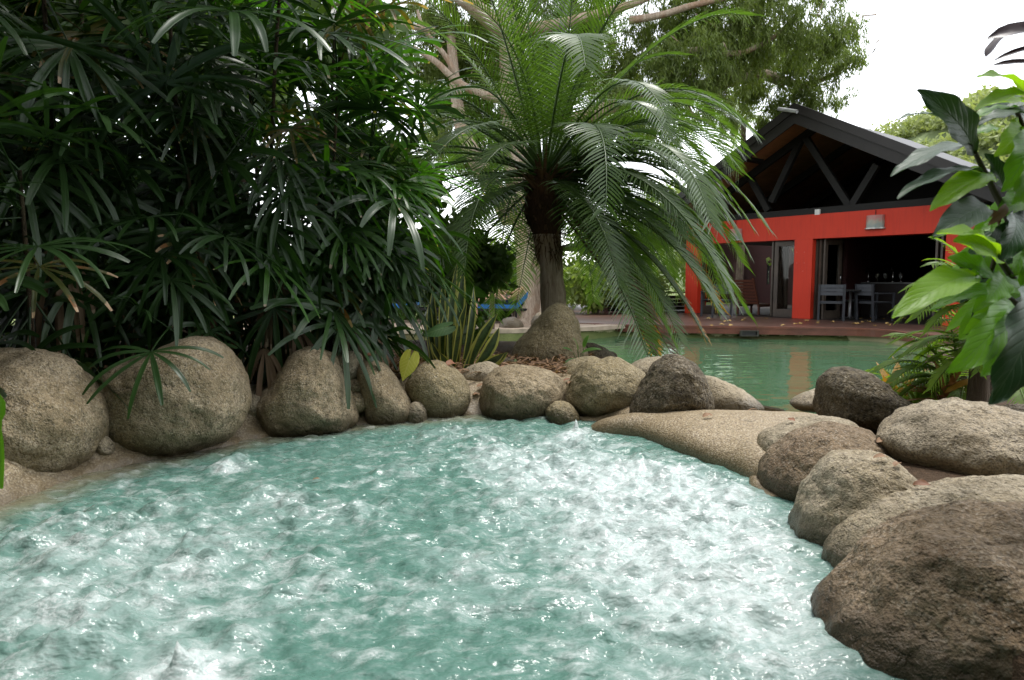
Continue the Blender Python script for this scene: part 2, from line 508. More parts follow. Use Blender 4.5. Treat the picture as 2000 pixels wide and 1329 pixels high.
# ------------------------------------------------------------------ plans of the two pools
ZP, ZD = -0.45, -0.20                      # pool water, deck
wl_px = [(-160, 1030), (0, 984), (130, 938), (270, 902), (400, 880), (520, 852), (690, 830), (830, 816), (940, 810), (1080, 812), (1150, 822), (1210, 836),
         (1320, 878), (1440, 918), (1510, 972), (1570, 1050), (1630, 1120), (1655, 1180), (1630, 1270), (1640, 1329)]
rim = [np.array(onz(x, y, 0.0))[:2] for x, y in wl_px]
rim_s = catmull(rim, 8)
spa_poly = [p for p in rim_s] + [np.array(p) for p in ((0.72, 0.9), (0.7, 0.1), (0.0, -0.7), (-1.6, -0.6), (-2.4, 0.6), (-2.5, 1.7))]
pool_poly = catmull([(-6.5, 9.6), (-3.4, 8.6), (-1.5, 7.6), (-0.6, 6.95), (0.55, 6.9), (1.0, 5.9), (0.8, 4.95), (0.95, 4.5), (1.2, 3.95), (1.5, 3.55), (1.9, 3.42), (2.4, 3.95), (3.3, 5.6), (5.2, 8.2), (8.4, 10.6)], 5) \
    + [np.array(p) for p in ((7.35, 12.0), (7.2, 13.62), (5.5, 13.95), (3.75, 14.35), (2.3, 14.75), (1.7, 13.95), (0.0, 13.25), (-3.0, 13.1), (-7.0, 12.6))]

# ------------------------------------------------------------------ ground: one sheet to the horizon, hollowed under the water
def axis(a, b, fine, lo, hi):
    core = list(np.arange(a, b + 1e-6, fine)); st = fine
    L = [core[0]]
    while L[-1] > lo: st *= 1.35; L.append(L[-1] - st)
    st = fine; H = [core[-1]]
    while H[-1] < hi: st *= 1.35; H.append(H[-1] + st)
    return np.array(L[:0:-1] + core + H[1:])
gx, gy = axis(-5, 9.5, 0.07, -900, 900), axis(-1.2, 16.5, 0.07, -300, 1500)
GX, GY = np.meshgrid(gx, gy)
def land(x, y):
    near = 1 - sstep(6.0, 11.0, y)
    left = 1 - sstep(-0.3, 1.3, x)
    near = near * (1 - 0.8 * np.exp(-((x - 1.25) ** 2 + (y - 3.55) ** 2) / 0.30))
    return -0.235 + near * (0.39 + 0.05 * left) + 0.03 * fbm(x, y, 1.1, 3, 3) * (0.3 + near)
H = land(GX, GY)
sdp = poly_sd(pool_poly, GX, GY); sds = poly_sd(spa_poly, GX, GY)
H = np.where(sdp < 0.12, H + (-1.5 - H) * sstep(0.12, -0.12, sdp), H)
H = np.where(sds < 0.35, H + (-0.9 - H) * sstep(0.33, 0.05, sds), H)
ny, nx = GX.shape
idx = np.arange(nx * ny).reshape(ny, nx)
quads = np.stack([idx[:-1, :-1], idx[:-1, 1:], idx[1:, 1:], idx[1:, :-1]], -1).reshape(-1, 4)
tag(mk('ground', np.stack([GX, GY, H], -1).reshape(-1, 3), quads, M['soil']), 'dark earth and lawn around the pools', kind='structure')

def ground_z(x, y):
    x, y = np.array([float(x)]), np.array([float(y)])
    return float(land(x, y)[0])

# ------------------------------------------------------------------ spa water: turbulent surface
def spa_surface():
    st = 0.0085
    xs, ys = np.arange(-2.6, 1.25, st), np.arange(0.55, 4.1, st)
    X, Y = np.meshgrid(xs, ys)
    sd = poly_sd(spa_poly, X[::4, ::4], Y[::4, ::4])
    # bilinear upsample of the distance field
    iy = np.clip(np.arange(X.shape[0]) / 4, 0, sd.shape[0] - 1.001); ix = np.clip(np.arange(X.shape[1]) / 4, 0, sd.shape[1] - 1.001)
    y0, x0 = iy.astype(int), ix.astype(int); fy, fx = (iy - y0)[:, None], (ix - x0)[None, :]
    sdf = (sd[y0][:, x0] * (1 - fy) * (1 - fx) + sd[y0 + 1][:, x0] * fy * (1 - fx) + sd[y0][:, x0 + 1] * (1 - fy) * fx + sd[y0 + 1][:, x0 + 1] * fy * fx)
    boils = [(1135, 862, .20, 1.2, .045), (1120, 850, .10, .8, .03), (880, 842, .16, .75, .035), (990, 880, .28, .85, .02), (1080, 925, .34, .9, .02), (1240, 940, .38, 1.25, .022), (1390, 1010, .34, 1.25, .018),
             (1210, 1030, .30, .9, .015), (1350, 1110, .34, 1.15, .016), (1460, 1130, .24, .95, .012), (1520, 1230, .16, .7, .01), (1230, 1180, .22, .55, .012), (1420, 1260, .24, .7, .012),
             (750, 925, .14, .6, .02), (700, 1000, .18, .55, .02), (560, 985, .18, .5, .02), (450, 905, .12, .5, .035), (230, 1010, .30, .36, .025), (90, 1070, .40, .38, .02), (40, 1200, .34, .38, .018), (330, 1080, .30, .35, .015), (500, 1080, .3, .25, .012),
             (170, 1260, .22, .5, .018), (400, 1300, .12, 1.1, .03), (300, 1150, .22, .4, .015), (560, 1180, .14, .55, .015), (760, 1190, .06, .45, .01), (950, 1200, .10, .35, .01), (620, 1120, .12, .35, .012), (860, 1120, .16, .35, .012)]
    D = np.zeros_like(X); Bh = np.zeros_like(X)
    wx = X + 0.10 * fbm(X, Y, 2.3, 3, 11); wy = Y + 0.10 * fbm(X, Y, 2.3, 3, 12)
    for px, py, r, s, h in boils:
        c = onz(px, py, 0.0)
        q = ((wx - c.x) ** 2 + (wy - c.y) ** 2) / (r * r)
        D += s * np.exp(-q * 1.1); Bh += h * np.exp(-q * 2.2)
    D = np.clip(D, 0, 1.6)
    edge = sstep(0.02, -0.16, sdf)
    E = (0.36 + 0.34 * np.clip(D, 0, 1)) * (0.25 + 0.75 * edge)
    w2x = X + 0.025 * fbm(X, Y, 5.0, 2, 21); w2y = Y + 0.025 * fbm(X, Y, 5.0, 2, 22)
    n1 = fbm(wx * .7, wy, 2.6, 3, 31); n2 = fbm(w2x * .6, w2y, 8.0, 2, 32); n3 = fbm(w2x * .7, w2y, 17.0, 3, 33, 0.45); n4 = fbm(w2x * .65, w2y, 19.0, 4, 34, 0.62)
    Z = E * (0.026 * n1 + 0.036 * n2 + 0.040 * n3) + 0.55 * Bh * (0.85 + 0.6 * n3 + 0.5 * n2)
    S = np.zeros_like(X)
    for px, py, r, h in ((1127, 838, .012, .085), (1134, 842, .03, .03), (1112, 848, .02, .03), (365, 1318, .008, .028), (390, 1322, .024, .022), (345, 1326, .02, .02), (455, 915, .025, .025)):
        c = onz(px, py, 0.0)
        g = np.exp(-(((wx * .5 + X * .5 - c.x) ** 2 + (wy * .5 + Y * .5 - c.y) ** 2) / r ** 2)) * (0.9 + 0.6 * n3)
        Z += h * g; S = np.maximum(S, np.exp(-(((wx * .5 + X * .5 - c.x) ** 2 + (wy * .5 + Y * .5 - c.y) ** 2) / (r * 2.2) ** 2)))
    # foam: crest and churn patterns
    warp = 0.045
    fxn = X * .6 + warp * fbm(X, Y, 5.0, 4, 41); fyn = Y + warp * fbm(X, Y, 5.0, 4, 42)
    c1 = np.exp(-(fbm(fxn, fyn, 6.0, 4, 43, 0.6) * 4.0) ** 2)
    c2 = fbm(fxn, fyn, 15.0, 4, 44, 0.68)
    foam = 0.16 * c1 + 0.42 * c2 + 0.50 * D - 0.12 + 0.45 * n4
    foam = foam + 1.3 * S
    foam = np.clip(foam, 0, 1.6) * (0.45 + 0.55 * edge)
    air = np.clip(0.80 * D + 0.30 * fbm(wx, wy, 3.0, 3, 51) + 0.18 * n2 - 0.2 + 1.2 * S, 0, 1) * (0.3 + 0.7 * edge)
    shallow = sstep(-0.30, -0.02, sdf + 0.08 * n2) * 0.85 * sstep(0.3, -0.9, X - 0.25 * (Y - 2.4))
    ny, nx = X.shape
    idx = np.arange(nx * ny).reshape(ny, nx)
    keep = (sdf < 0.20)
    q = np.stack([idx[:-1, :-1], idx[:-1, 1:], idx[1:, 1:], idx[1:, :-1]], -1).reshape(-1, 4)
    kq = keep.ravel()[q].all(1); q = q[kq]
    used = np.zeros(nx * ny, bool); used[q.ravel()] = True
    remap = np.cumsum(used) - 1
    V = np.stack([X, Y, Z], -1).reshape(-1, 3)[used]
    A = np.stack([foam, air, shallow, np.ones_like(X)], -1).reshape(-1, 4)[used]
    tag(mk('spa_water', V, remap[q], M['spa'], attr=A), 'churning teal and white water of the bubbling spa', kind='structure')
spa_surface()

pxs, pys = np.arange(-7.2, 9.6, 0.05), np.arange(3.4, 15.2, 0.045)
PX, PY = np.meshgrid(pxs, pys)
wpx = PX + 0.10 * fbm(PX, PY, 1.3, 2, 91)
PZ = ZP + 0.0045 * fbm(wpx, PY * 1.7, 2.3, 3, 92, 0.6) + 0.0022 * fbm(wpx, PY * 1.5, 7.0, 2, 93)
idx = np.arange(PX.size).reshape(PX.shape)
pq = np.stack([idx[:-1, :-1], idx[:-1, 1:], idx[1:, 1:], idx[1:, :-1]], -1).reshape(-1, 4)
tag(mk('pool_water', np.stack([PX, PY, PZ], -1).reshape(-1, 3), pq, M['pool']), 'calm green water of the swimming pool', kind='structure')

# ------------------------------------------------------------------ spa rim of pebble concrete, swept along the water line
def sweep(path, prof, jitter=0.0, seed=1, zs=None):
    P = np.array(path); n = len(P); V = []
    T = np.gradient(P, axis=0); T /= np.linalg.norm(T, axis=1)[:, None]
    N = np.stack([-T[:, 1], T[:, 0]], 1)
    prof = catmull(prof, 4)
    for i in range(n):
        for j, (o, z) in enumerate(prof):
            V.append((P[i][0] + N[i][0] * o, P[i][1] + N[i][1] * o, z * (zs(P[i]) if zs and z > 0 else 1)))
    V = np.array(V)
    if jitter:
        V[:, 2] += jitter * fbm(V[:, 0], V[:, 1], 5.0, 3, seed); V[:, 0] += jitter * fbm(V[:, 0], V[:, 1], 6.0, 3, seed + 5, z=V[:, 2]); V[:, 1] += jitter * fbm(V[:, 0], V[:, 1], 6.0, 3, seed + 9, z=V[:, 2])
    m = len(prof); f = []
    for i in range(n - 1):
        for j in range(m - 1):
            f.append((i * m + j, i * m + j + 1, (i + 1) * m + j + 1, (i + 1) * m + j))
    return V, f
V_, f_ = sweep(catmull(rim[:15], 20), [(-0.16, -0.5), (-0.06, -0.12), (-0.01, 0.0), (0.04, 0.05), (0.10, 0.13), (0.2, 0.17), (0.36, 0.19), (0.6, 0.17)], 0.03, zs=lambda p: 1.0 if p[0] < 0.3 else float(-0.5 + 0.9 * sstep(2.1, 3.0, p[1])))
tag(mk('spa_rim', V_, f_, M['pebble'], origin=(0, 3, 0)), 'pebble concrete rim between the boulders at the spa edge', 'spa rim', kind='structure')

# ------------------------------------------------------------------ deck, pool wall, coping
def slab(name, outline, z0, z1, mat, label, cat=None):
    n = len(outline)
    v = [(x, y, z0) for x, y in outline] + [(x, y, z1) for x, y in outline]
    f = [tuple(range(n))[::-1], tuple(range(n, 2 * n))] + [(i, (i + 1) % n, n + (i + 1) % n, n + i) for i in range(n)]
    o = mk(name, v, f, mat, origin=(outline[0][0], outline[0][1], z0), smooth=False)
    return tag(o, label, cat, kind='structure')
edge = [tuple(p) for p in catmull([(1.0, 15.5), (2.3, 14.8), (3.75, 14.33), (5.5, 13.93), (6.9, 13.62), (7.25, 13.1), (7.3, 12.2), (8.2, 11.0), (10.5, 9.6)], 6)]
slab('timber_deck', edge + [(16, 12), (14, 22), (6, 27), (-1, 27), (-0.5, 17.5)], ZD - 0.05, ZD, M['deck'], 'reddish brown timber deck along the far side of the pool')
fas = [(x, y) for x, y in edge]
fv, ff = [], []
for i, (x, y) in enumerate(fas):
    a = Vector((fas[min(i + 1, len(fas) - 1)][0] - fas[max(i - 1, 0)][0], fas[min(i + 1, len(fas) - 1)][1] - fas[max(i - 1, 0)][1], 0)).normalized()
    o = Vector((a.y, -a.x, 0))
    for off, z in ((0.035, ZD + 0.012), (0.035, ZD - 0.03), (0.02, ZD - 0.03), (0.02, ZD - 0.15), (-0.06, ZD - 0.15), (-0.06, ZD + 0.012)):
        fv.append((x + o.x * off, y + o.y * off, z))
for i in range(len(fas) - 1):
    for k in range(6):
        ff.append((i * 6 + k, i * 6 + (k + 1) % 6, (i + 1) * 6 + (k + 1) % 6, (i + 1) * 6 + k))
tag(mk('deck_fascia', fv, ff, M['deck_edge'], origin=(3.75, 14.33, ZD), smooth=False), 'red brown edge board of the timber deck', kind='structure')
wallp = [(-7.0, 13.0), (-3.0, 13.3), (0.0, 13.45), (1.7, 14.1), (2.3, 14.88)] + [(x + 0.03, y + 0.10) for x, y in edge[8:]]
V_, f_ = sweep(wallp, [(0.0, -1.4), (0.0, -0.9), (0.0, -0.34), (-0.002, -0.275)])
tag(mk('pool_wall', V_, f_, M['pool_wall'], origin=(0, 13, -1)), 'tan rendered pool wall under the deck edge', kind='structure')
cop = [(-7.0, 12.9), (-3.0, 13.2), (0.0, 13.35), (1.7, 14.0), (2.45, 14.72)]
copb = [(2.2, 15.0), (1.5, 14.5), (0.0, 13.95), (-3.0, 13.8), (-7.0, 13.5)]
slab('pool_coping', cop + copb, ZD - 0.075, ZD + 0.005, M['coping'], 'pale stone coping along the far pool edge')
slab('pool_terrace', [(-9, 13.45), (-3.0, 13.78), (0.0, 13.92), (1.5, 14.45), (1.9, 15.2), (-0.4, 17.4), (-9, 17.4)], ZD - 0.08, ZD - 0.004, mat_plain('terrace_paving', (0.3, 0.225, 0.16), 0.85, 0.3, 2.0, 0.3), 'earthy paved terrace beyond the pool')
# skimmer mouth in the pool wall under the deck
sk = at(1461, 650, 14.02)
mbk = MB()
for dx0, dx1, dz0, dz1 in ((-.19, -.15, -.07, .05), (.15, .19, -.07, .05), (-.15, .15, .03, .05), (-.15, .15, -.07, -.05)):
    mbk.box((sk.x + dx0, sk.y - 0.10, sk.z + dz0), (dx1 - dx0, 0, 0), (0, .06, 0), (0, 0, dz1 - dz0))
sko = thing('pool_skimmer', 'dark skimmer box in the pool wall below the deck', 'skimmer', (sk.x, sk.y - .1, sk.z))
mbk.build('frame', mat_plain('skimmer_frame', (0.03, 0.03, 0.02), 0.6), sko, smooth=False)
MB().box((sk.x - .15, sk.y - 0.065, sk.z - .05), (.3, 0, 0), (0, .02, 0), (0, 0, .08)).build('flap', mat_plain('skimmer_flap', (0.012, 0.012, 0.01), 0.5), sko, smooth=False)
# ------------------------------------------------------------------ boulders
_ico = {}
def ico(sub):
    if sub not in _ico:
        bm = bmesh.new(); bmesh.ops.create_icosphere(bm, subdivisions=sub, radius=1.0)
        bm.verts.ensure_lookup_table()
        _ico[sub] = (np.array([v.co[:] for v in bm.verts]), np.array([[v.index for v in f.verts] for f in bm.faces]))
        bm.free()
    return _ico[sub]

def radial(P, c):
    """smooth radius by angle of a closed outline about c"""
    P = np.array(catmull(P, 10, True)) - c
    th = np.arctan2(P[:, 1], P[:, 0]); r = np.hypot(P[:, 0], P[:, 1])
    o = np.argsort(th); th, r = th[o], r[o]
    T = np.linspace(-math.pi, math.pi, 361)
    Rr = np.interp(T, np.r_[th - 2 * math.pi, th, th + 2 * math.pi], np.r_[r, r, r])
    k = np.exp(-np.linspace(-2, 2, 15) ** 2); k /= k.sum()
    Rr = np.convolve(np.r_[Rr[-16:-1], Rr, Rr[1:16]], k, 'same')[15:-15]
    return T, Rr

def boulder(name, outline, Y, D, mat, label, sub=6, amp=0.05, seed=1, plan=False, sq=1.0):
    """outline in photograph pixels at distance Y gives the front silhouette, D the half depth"""
    ks = 1.0 if max(p[0] for p in outline) - min(p[0] for p in outline) > 230 else 1.06
    ox = sum(p[0] for p in outline) / len(outline); oy = sum(p[1] for p in outline) / len(outline)
    pts = [np.array(at(ox + (x - ox) * ks, oy + (y - oy) * (1 + (ks - 1) / 2), Y)) for x, y in outline]
    P2 = [p[[0, 2]] for p in pts]
    A = np.array(P2); c = (A.min(0) + A.max(0)) / 2 * 0.5 + A.mean(0) * 0.5
    T, Rr = radial(P2, c)
    d, f = ico(sub)
    th = np.arctan2(d[:, 2], d[:, 0]); rho = np.sqrt(np.maximum(0, 1 - d[:, 1] ** 2)) ** sq
    r = np.interp(th, T, Rr)
    size = Rr.mean()
    V = np.stack([c[0] + r * rho * np.cos(th), Y + D * d[:, 1], c[1] + r * rho * np.sin(th)], 1)
    q = d * 1.0
    nz = amp * (fbm(q[:, 0], q[:, 1], 1.4, 3, seed, z=q[:, 2]) + 0.35 * fbm(q[:, 0], q[:, 1], 5.0, 3, seed + 3, z=q[:, 2]))
    cr = np.abs(fbm(q[:, 0], q[:, 1], 1.9, 2, seed + 8, z=q[:, 2]))
    nz -= 0.15 * amp * np.exp(-(cr / 0.035) ** 2)
    if sub > 5:
        qs = V * 1.0
        nz = nz + 0.005 / size * fbm(qs[:, 0], qs[:, 1], 16.0, 3, seed + 21, 0.6, z=qs[:, 2]) + 0.008 / size * fbm(qs[:, 0], qs[:, 1], 6.0, 2, seed + 22, z=qs[:, 2])
    V += d * (nz * size)[:, None]
    base = V[:, 2].min()
    o = mk(name, V, f, mat, origin=(float(c[0]), Y, float(base)))
    return tag(o, label, 'boulder' if 'boulder' in name else 'stone', 'boulders around the spa')

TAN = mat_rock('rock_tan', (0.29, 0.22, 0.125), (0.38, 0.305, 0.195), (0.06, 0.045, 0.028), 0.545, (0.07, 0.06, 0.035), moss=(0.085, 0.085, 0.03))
PALE = mat_rock('rock_pale', (0.34, 0.275, 0.175), (0.44, 0.375, 0.27), (0.09, 0.07, 0.05), 0.60)
GREY = mat_rock('rock_grey', (0.33, 0.265, 0.175), (0.48, 0.41, 0.305), (0.06, 0.05, 0.04), 0.53, (0.03, 0.027, 0.02))
MOSSY = mat_rock('rock_mossy', (0.25, 0.195, 0.10), (0.34, 0.275, 0.16), (0.05, 0.042, 0.025), 0.53, (0.038, 0.036, 0.018), moss=(0.07, 0.08, 0.02))
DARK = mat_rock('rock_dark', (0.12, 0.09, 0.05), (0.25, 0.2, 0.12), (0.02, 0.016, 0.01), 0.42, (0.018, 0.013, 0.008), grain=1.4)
BROWN = mat_rock('rock_brown', (0.22, 0.155, 0.09), (0.30, 0.22, 0.14), (0.04, 0.028, 0.018), 0.56, (0.05, 0.035, 0.022), grain=1.0, stain=(0.16, 0.098, 0.054))

RK = [
 ('boulder', [(-130, 760), (-60, 700), (20, 688), (100, 700), (150, 740), (188, 795), (196, 850), (172, 905), (110, 960), (20, 985), (-80, 990), (-140, 900)], 2.78, .34, TAN, 'large tan boulder at the left edge of the picture'),
 ('boulder', [(198, 800), (206, 745), (240, 708), (300, 690), (345, 668), (400, 660), (440, 688), (474, 745), (479, 800), (445, 855), (385, 890), (300, 905), (232, 870)], 3.22, .34, TAN, 'biggest round tan boulder, a palm leaf draped over its top'),
 ('boulder', [(512, 800), (518, 768), (548, 738), (575, 692), (612, 682), (645, 698), (666, 745), (685, 788), (689, 826), (645, 852), (575, 868), (528, 856)], 3.62, .26, TAN, 'boulder with a rounded peak leaning right, at the left spa edge'),
 ('boulder', [(648, 702), (690, 687), (706, 700), (702, 735), (682, 747), (660, 732)], 3.85, .11, PALE, 'small blocky tan boulder perched beside the peaked boulder'),
 ('boulder', [(704, 745), (703, 715), (722, 703), (752, 716), (785, 762), (804, 798), (795, 825), (750, 842), (722, 838), (712, 790)], 3.85, .18, TAN, 'tall slanting tan boulder left of the yellow taro leaf'),
 ('boulder', [(797, 755), (818, 717), (850, 706), (886, 720), (912, 760), (908, 800), (880, 830), (845, 830), (815, 805)], 4.02, .22, MOSSY, 'round dark lichen boulder beside the yellow taro leaf'),
 ('boulder', [(898, 733), (918, 716), (950, 708), (976, 720), (972, 742), (940, 752), (906, 748)], 4.32, .14, PALE, 'small pale flat boulder under the snake plants'),
 ('boulder', [(938, 785), (952, 738), (985, 720), (1030, 717), (1080, 731), (1102, 757), (1102, 790), (1080, 815), (1030, 830), (965, 828), (942, 812)], 4.08, .26, TAN, 'wide loaf shaped tan boulder at the middle of the far spa edge'),
 ('stone', [(1068, 806), (1086, 786), (1112, 790), (1130, 815), (1118, 840), (1080, 838)], 3.82, .10, MOSSY, 'small wet stone beside the water spout'),
 ('boulder', [(1106, 775), (1128, 722), (1168, 702), (1215, 704), (1254, 734), (1263, 762), (1242, 802), (1190, 822), (1138, 818), (1110, 795)], 4.02, .27, MOSSY, 'round brown boulder right of the water spout'),
 ('boulder', [(1235, 812), (1252, 762), (1278, 716), (1308, 697), (1350, 708), (1376, 750), (1384, 800), (1345, 815), (1265, 824)], 3.72, .22, DARK, 'pointed dark boulder standing on the smooth spillway'),
 ('boulder', [(1350, 770), (1380, 738), (1425, 750), (1462, 773), (1480, 795), (1445, 815), (1370, 815)], 4.25, .24, PALE, 'low pale grey boulder behind the pointed dark boulder, by the pool'),
 ('boulder', [(1230, 720), (1255, 703), (1295, 699), (1315, 712), (1290, 745), (1245, 745)], 4.5, .18, PALE, 'pale boulder top showing between two boulders before the green pool'),
 ('boulder', [(1092, 742), (1106, 712), (1138, 699), (1170, 702), (1160, 735), (1120, 752)], 4.4, .18, MOSSY, 'mossy boulder half hidden behind the round brown boulder'),
 ('boulder', [(1003, 702), (1013, 670), (1042, 636), (1074, 600), (1096, 593), (1116, 608), (1131, 650), (1143, 690), (1135, 728), (1090, 742), (1035, 738), (1005, 725)], 5.25, .30, MOSSY, 'tall pointed mossy boulder standing before the palm trunk'),
 ('boulder', [(1120, 700), (1140, 672), (1172, 676), (1200, 698), (1180, 715), (1130, 718)], 5.6, .2, DARK, 'dark mossy boulder at the pool edge right of the pointed boulder'),
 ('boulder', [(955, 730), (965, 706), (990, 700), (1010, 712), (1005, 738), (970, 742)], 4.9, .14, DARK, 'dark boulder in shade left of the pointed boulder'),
 ('boulder', [(1490, 905), (1502, 862), (1545, 838), (1600, 822), (1650, 824), (1668, 842), (1620, 880), (1560, 935), (1510, 945)], 2.78, .26, PALE, 'flat sandy boulder joining the spillway on the right'),
 ('boulder', [(1490, 945), (1502, 905), (1545, 862), (1605, 836), (1665, 832), (1720, 862), (1742, 895), (1690, 950), (1620, 1000), (1565, 1025), (1515, 1012)], 2.55, .24, BROWN, 'brown egg shaped boulder between spillway and rough pale boulder'),
 ('boulder', [(1562, 1040), (1586, 965), (1636, 900), (1690, 884), (1742, 903), (1782, 950), (1788, 1000), (1720, 1060), (1650, 1110), (1600, 1112), (1572, 1080)], 2.08, .20, PALE, 'upright rough speckled boulder at the right water edge'),
 ('boulder', [(1618, 1095), (1655, 1042), (1740, 990), (1850, 958), (2000, 943), (2160, 950), (2200, 1060), (2050, 1150), (1800, 1190), (1670, 1190), (1630, 1150)], 1.86, .24, PALE, 'long sloping tan boulder behind the big front boulder'),
 ('boulder', [(1610, 1245), (1640, 1180), (1698, 1110), (1762, 1058), (1855, 1015), (2000, 1003), (2170, 1015), (2290, 1150), (2260, 1350), (2050, 1470), (1780, 1460), (1650, 1350)], 1.5, .30, BROWN, 'huge brown boulder in the bottom right corner'),
 ('boulder', [(1733, 862), (1768, 826), (1800, 800), (1860, 788), (1950, 794), (2060, 830), (2100, 910), (2030, 965), (1900, 985), (1800, 975), (1772, 935), (1752, 892)], 2.38, .28, GREY, 'big grey boulder with dark lichen below the leafy shrub'),
 ('boulder', [(1606, 780), (1614, 742), (1648, 721), (1690, 729), (1740, 768), (1788, 806), (1765, 836), (1715, 846), (1645, 834), (1610, 815)], 3.12, .24, DARK, 'dark pitted boulder leaning at the pool edge by the bromeliads'),
 ('boulder', [(1548, 788), (1578, 768), (1612, 761), (1640, 775), (1620, 802), (1570, 803)], 4.1, .12, GREY, 'small whitish boulder in the pool beside the dark pitted boulder'),
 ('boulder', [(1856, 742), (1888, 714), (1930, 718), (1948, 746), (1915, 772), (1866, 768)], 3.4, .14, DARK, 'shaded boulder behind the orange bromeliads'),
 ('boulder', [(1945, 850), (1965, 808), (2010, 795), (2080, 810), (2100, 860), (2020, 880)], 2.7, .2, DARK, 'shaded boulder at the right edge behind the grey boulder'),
 ('stone', [(474, 795), (484, 775), (505, 774), (516, 792), (505, 812), (482, 812)], 3.5, .06, PALE, 'small smooth stone set between two tan boulders'),
 ('stone', [(190, 872), (202, 852), (216, 866), (220, 884), (200, 890)], 2.86, .04, PALE, 'little wedge stone beside the left edge boulder'),
 ('stone', [(793, 815), (800, 792), (818, 786), (833, 805), (830, 830), (805, 835)], 3.82, .06, PALE, 'small round stone at the foot of the lichen boulder'),
 ('stone', [(676, 760), (682, 744), (700, 742), (714, 752), (706, 768), (690, 772)], 3.78, .06, TAN, 'small flat stone wedged below the blocky boulder'),
 ('stone', [(678, 790), (690, 768), (708, 770), (718, 792), (705, 806), (684, 806)], 3.74, .07, TAN, 'small rounded stone below the wedged flat stone'),
 ('stone', [(908, 772), (925, 762), (945, 772), (940, 786), (915, 784)], 4.1, .05, PALE, 'tiny pale stone in the litter between lichen and loaf boulders'),
 ('boulder', [(1038, 636), (1044, 618), (1062, 608), (1082, 614), (1088, 636), (1060, 644)], 13.9, .35, PALE, 'pale boulder at the foot of the paperbark across the pool'),
 ('boulder', [(976, 640), (984, 624), (1002, 620), (1018, 628), (1020, 644), (995, 648)], 14.0, .3, GREY, 'low grey rock beside the sun lounger on the terrace'),
]
for i, (nm, ol, Y, D, mt, lb) in enumerate(RK):
    w = max(p[0] for p in ol) - min(p[0] for p in ol)
    boulder(nm, ol, Y, D, mt, lb, 7 if w > 450 else (6 if w > 130 else 5), 0.06 if w > 90 else 0.05, 100 + i * 7, sq=0.85)

# smooth pebble spillway: a broad dome, plan outline in metres
def spillway():
    ol = [onz(*p) for p in ((1150, 830, .02), (1240, 850, .0), (1330, 885, .0), (1430, 920, .0), (1500, 955, .0), (1560, 930, .02))]
    P = [np.array((p.x, p.y)) for p in ol] + [np.array(p) for p in ((1.35, 2.9), (1.75, 3.3), (1.95, 3.75), (1.72, 4.2), (1.35, 4.45), (0.85, 4.35), (0.5, 4.0))]
    A = np.array(P); c = (A.min(0) + A.max(0)) / 2
    T, Rr = radial(P, c)
    d, f = ico(6)
    th = np.arctan2(d[:, 1], d[:, 0]); rho = np.sqrt(np.maximum(0, 1 - d[:, 2] ** 2))
    r = np.interp(th, T, Rr) * (rho ** 0.55) * 1.0
    x, y = c[0] + r * np.cos(th), c[1] + r * np.sin(th)
    z = np.where(d[:, 2] > 0, np.abs(d[:, 2]) ** 0.8 * 0.135, d[:, 2] * 0.5) - 0.01
    z += 0.022 * fbm(x, y, 1.6, 3, 77) * (d[:, 2] > -0.3)
    z -= 0.13 * sstep(3.3, 4.2, y) * (d[:, 2] > 0)
    o = mk('spillway_slab', np.stack([x, y, z], 1), f, M['pebble'], origin=(float(c[0]), float(c[1]), -0.5))
    tag(o, 'smooth rounded pebble concrete spillway between spa and pool', 'spillway')
spillway()
# ------------------------------------------------------------------ red pavilion across the pool
HO = Vector((6.99, 17.1, 0)); HU = Vector((0.605, -0.796, 0)).normalized(); HN = Vector((-HU.y, HU.x, 0))   # HN points inwards
def hp(t, d, z): return HO + HU * t + HN * d + Vector((0, 0, z))
def hray(px, py, d=0.0):
    r = ray(px, py); o = HO + HN * d
    k = (o - Vector((0, 0, 0))).dot(HN) / r.dot(HN)
    p = CAM + r * k
    return (p - o).dot(HU), p.z
def hbox(mb, t0, t1, d0, d1, z0, z1):
    return mb.box(hp(t0, d0, z0), HU * (t1 - t0), HN * (d1 - d0), Vector((0, 0, z1 - z0)))

def mat_red():
    n = NT('red_painted_render'); v = n.coord('Object')
    a = n.noise(v, 1.2, 5, 0.6); b = n.noise(n.coord('Object', (6, 6, 0.6)), 3.0, 4)
    col = n.mix(a, (0.52, 0.030, 0.011), (0.60, 0.043, 0.016))
    col = n.mix(n.ramp(b, [(0.5, 0.0), (0.75, 0.35)]), col, (0.33, 0.022, 0.012))
    return n.done(n.bsdf(col, 0.55, 0.3, n.bump(n.noise(v, 90, 3), 0.15, 0.004)))
M['red'] = mat_red()
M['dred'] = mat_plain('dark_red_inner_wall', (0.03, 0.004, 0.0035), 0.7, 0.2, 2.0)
M['dark'] = mat_plain('charcoal_painted_steel', (0.006, 0.0055, 0.005), 0.7, 0.25, 5.0)
M['fascia'] = mat_plain('charcoal_fascia', (0.014, 0.012, 0.0105), 0.55, 0.2, 3.0)
M['roof'] = mat_plain('charcoal_roof_sheet', (0.016, 0.0135, 0.012), 0.5, 0.2, 2.0)
M['soffit'] = mat_timber('soffit_timber', (0.16, 0.075, 0.038), (0.28, 0.14, 0.07), (1, 1, 10), 0.6)
M['dooframe'] = mat_timber('dark_door_timber', (0.035, 0.027, 0.021), (0.07, 0.055, 0.042), (8, 8, 1), 0.45)
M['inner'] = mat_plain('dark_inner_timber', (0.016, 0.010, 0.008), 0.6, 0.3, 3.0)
M['chrome'] = mat_plain('chrome', (0.6, 0.6, 0.6), 0.2, 0.05, metal=1.0)
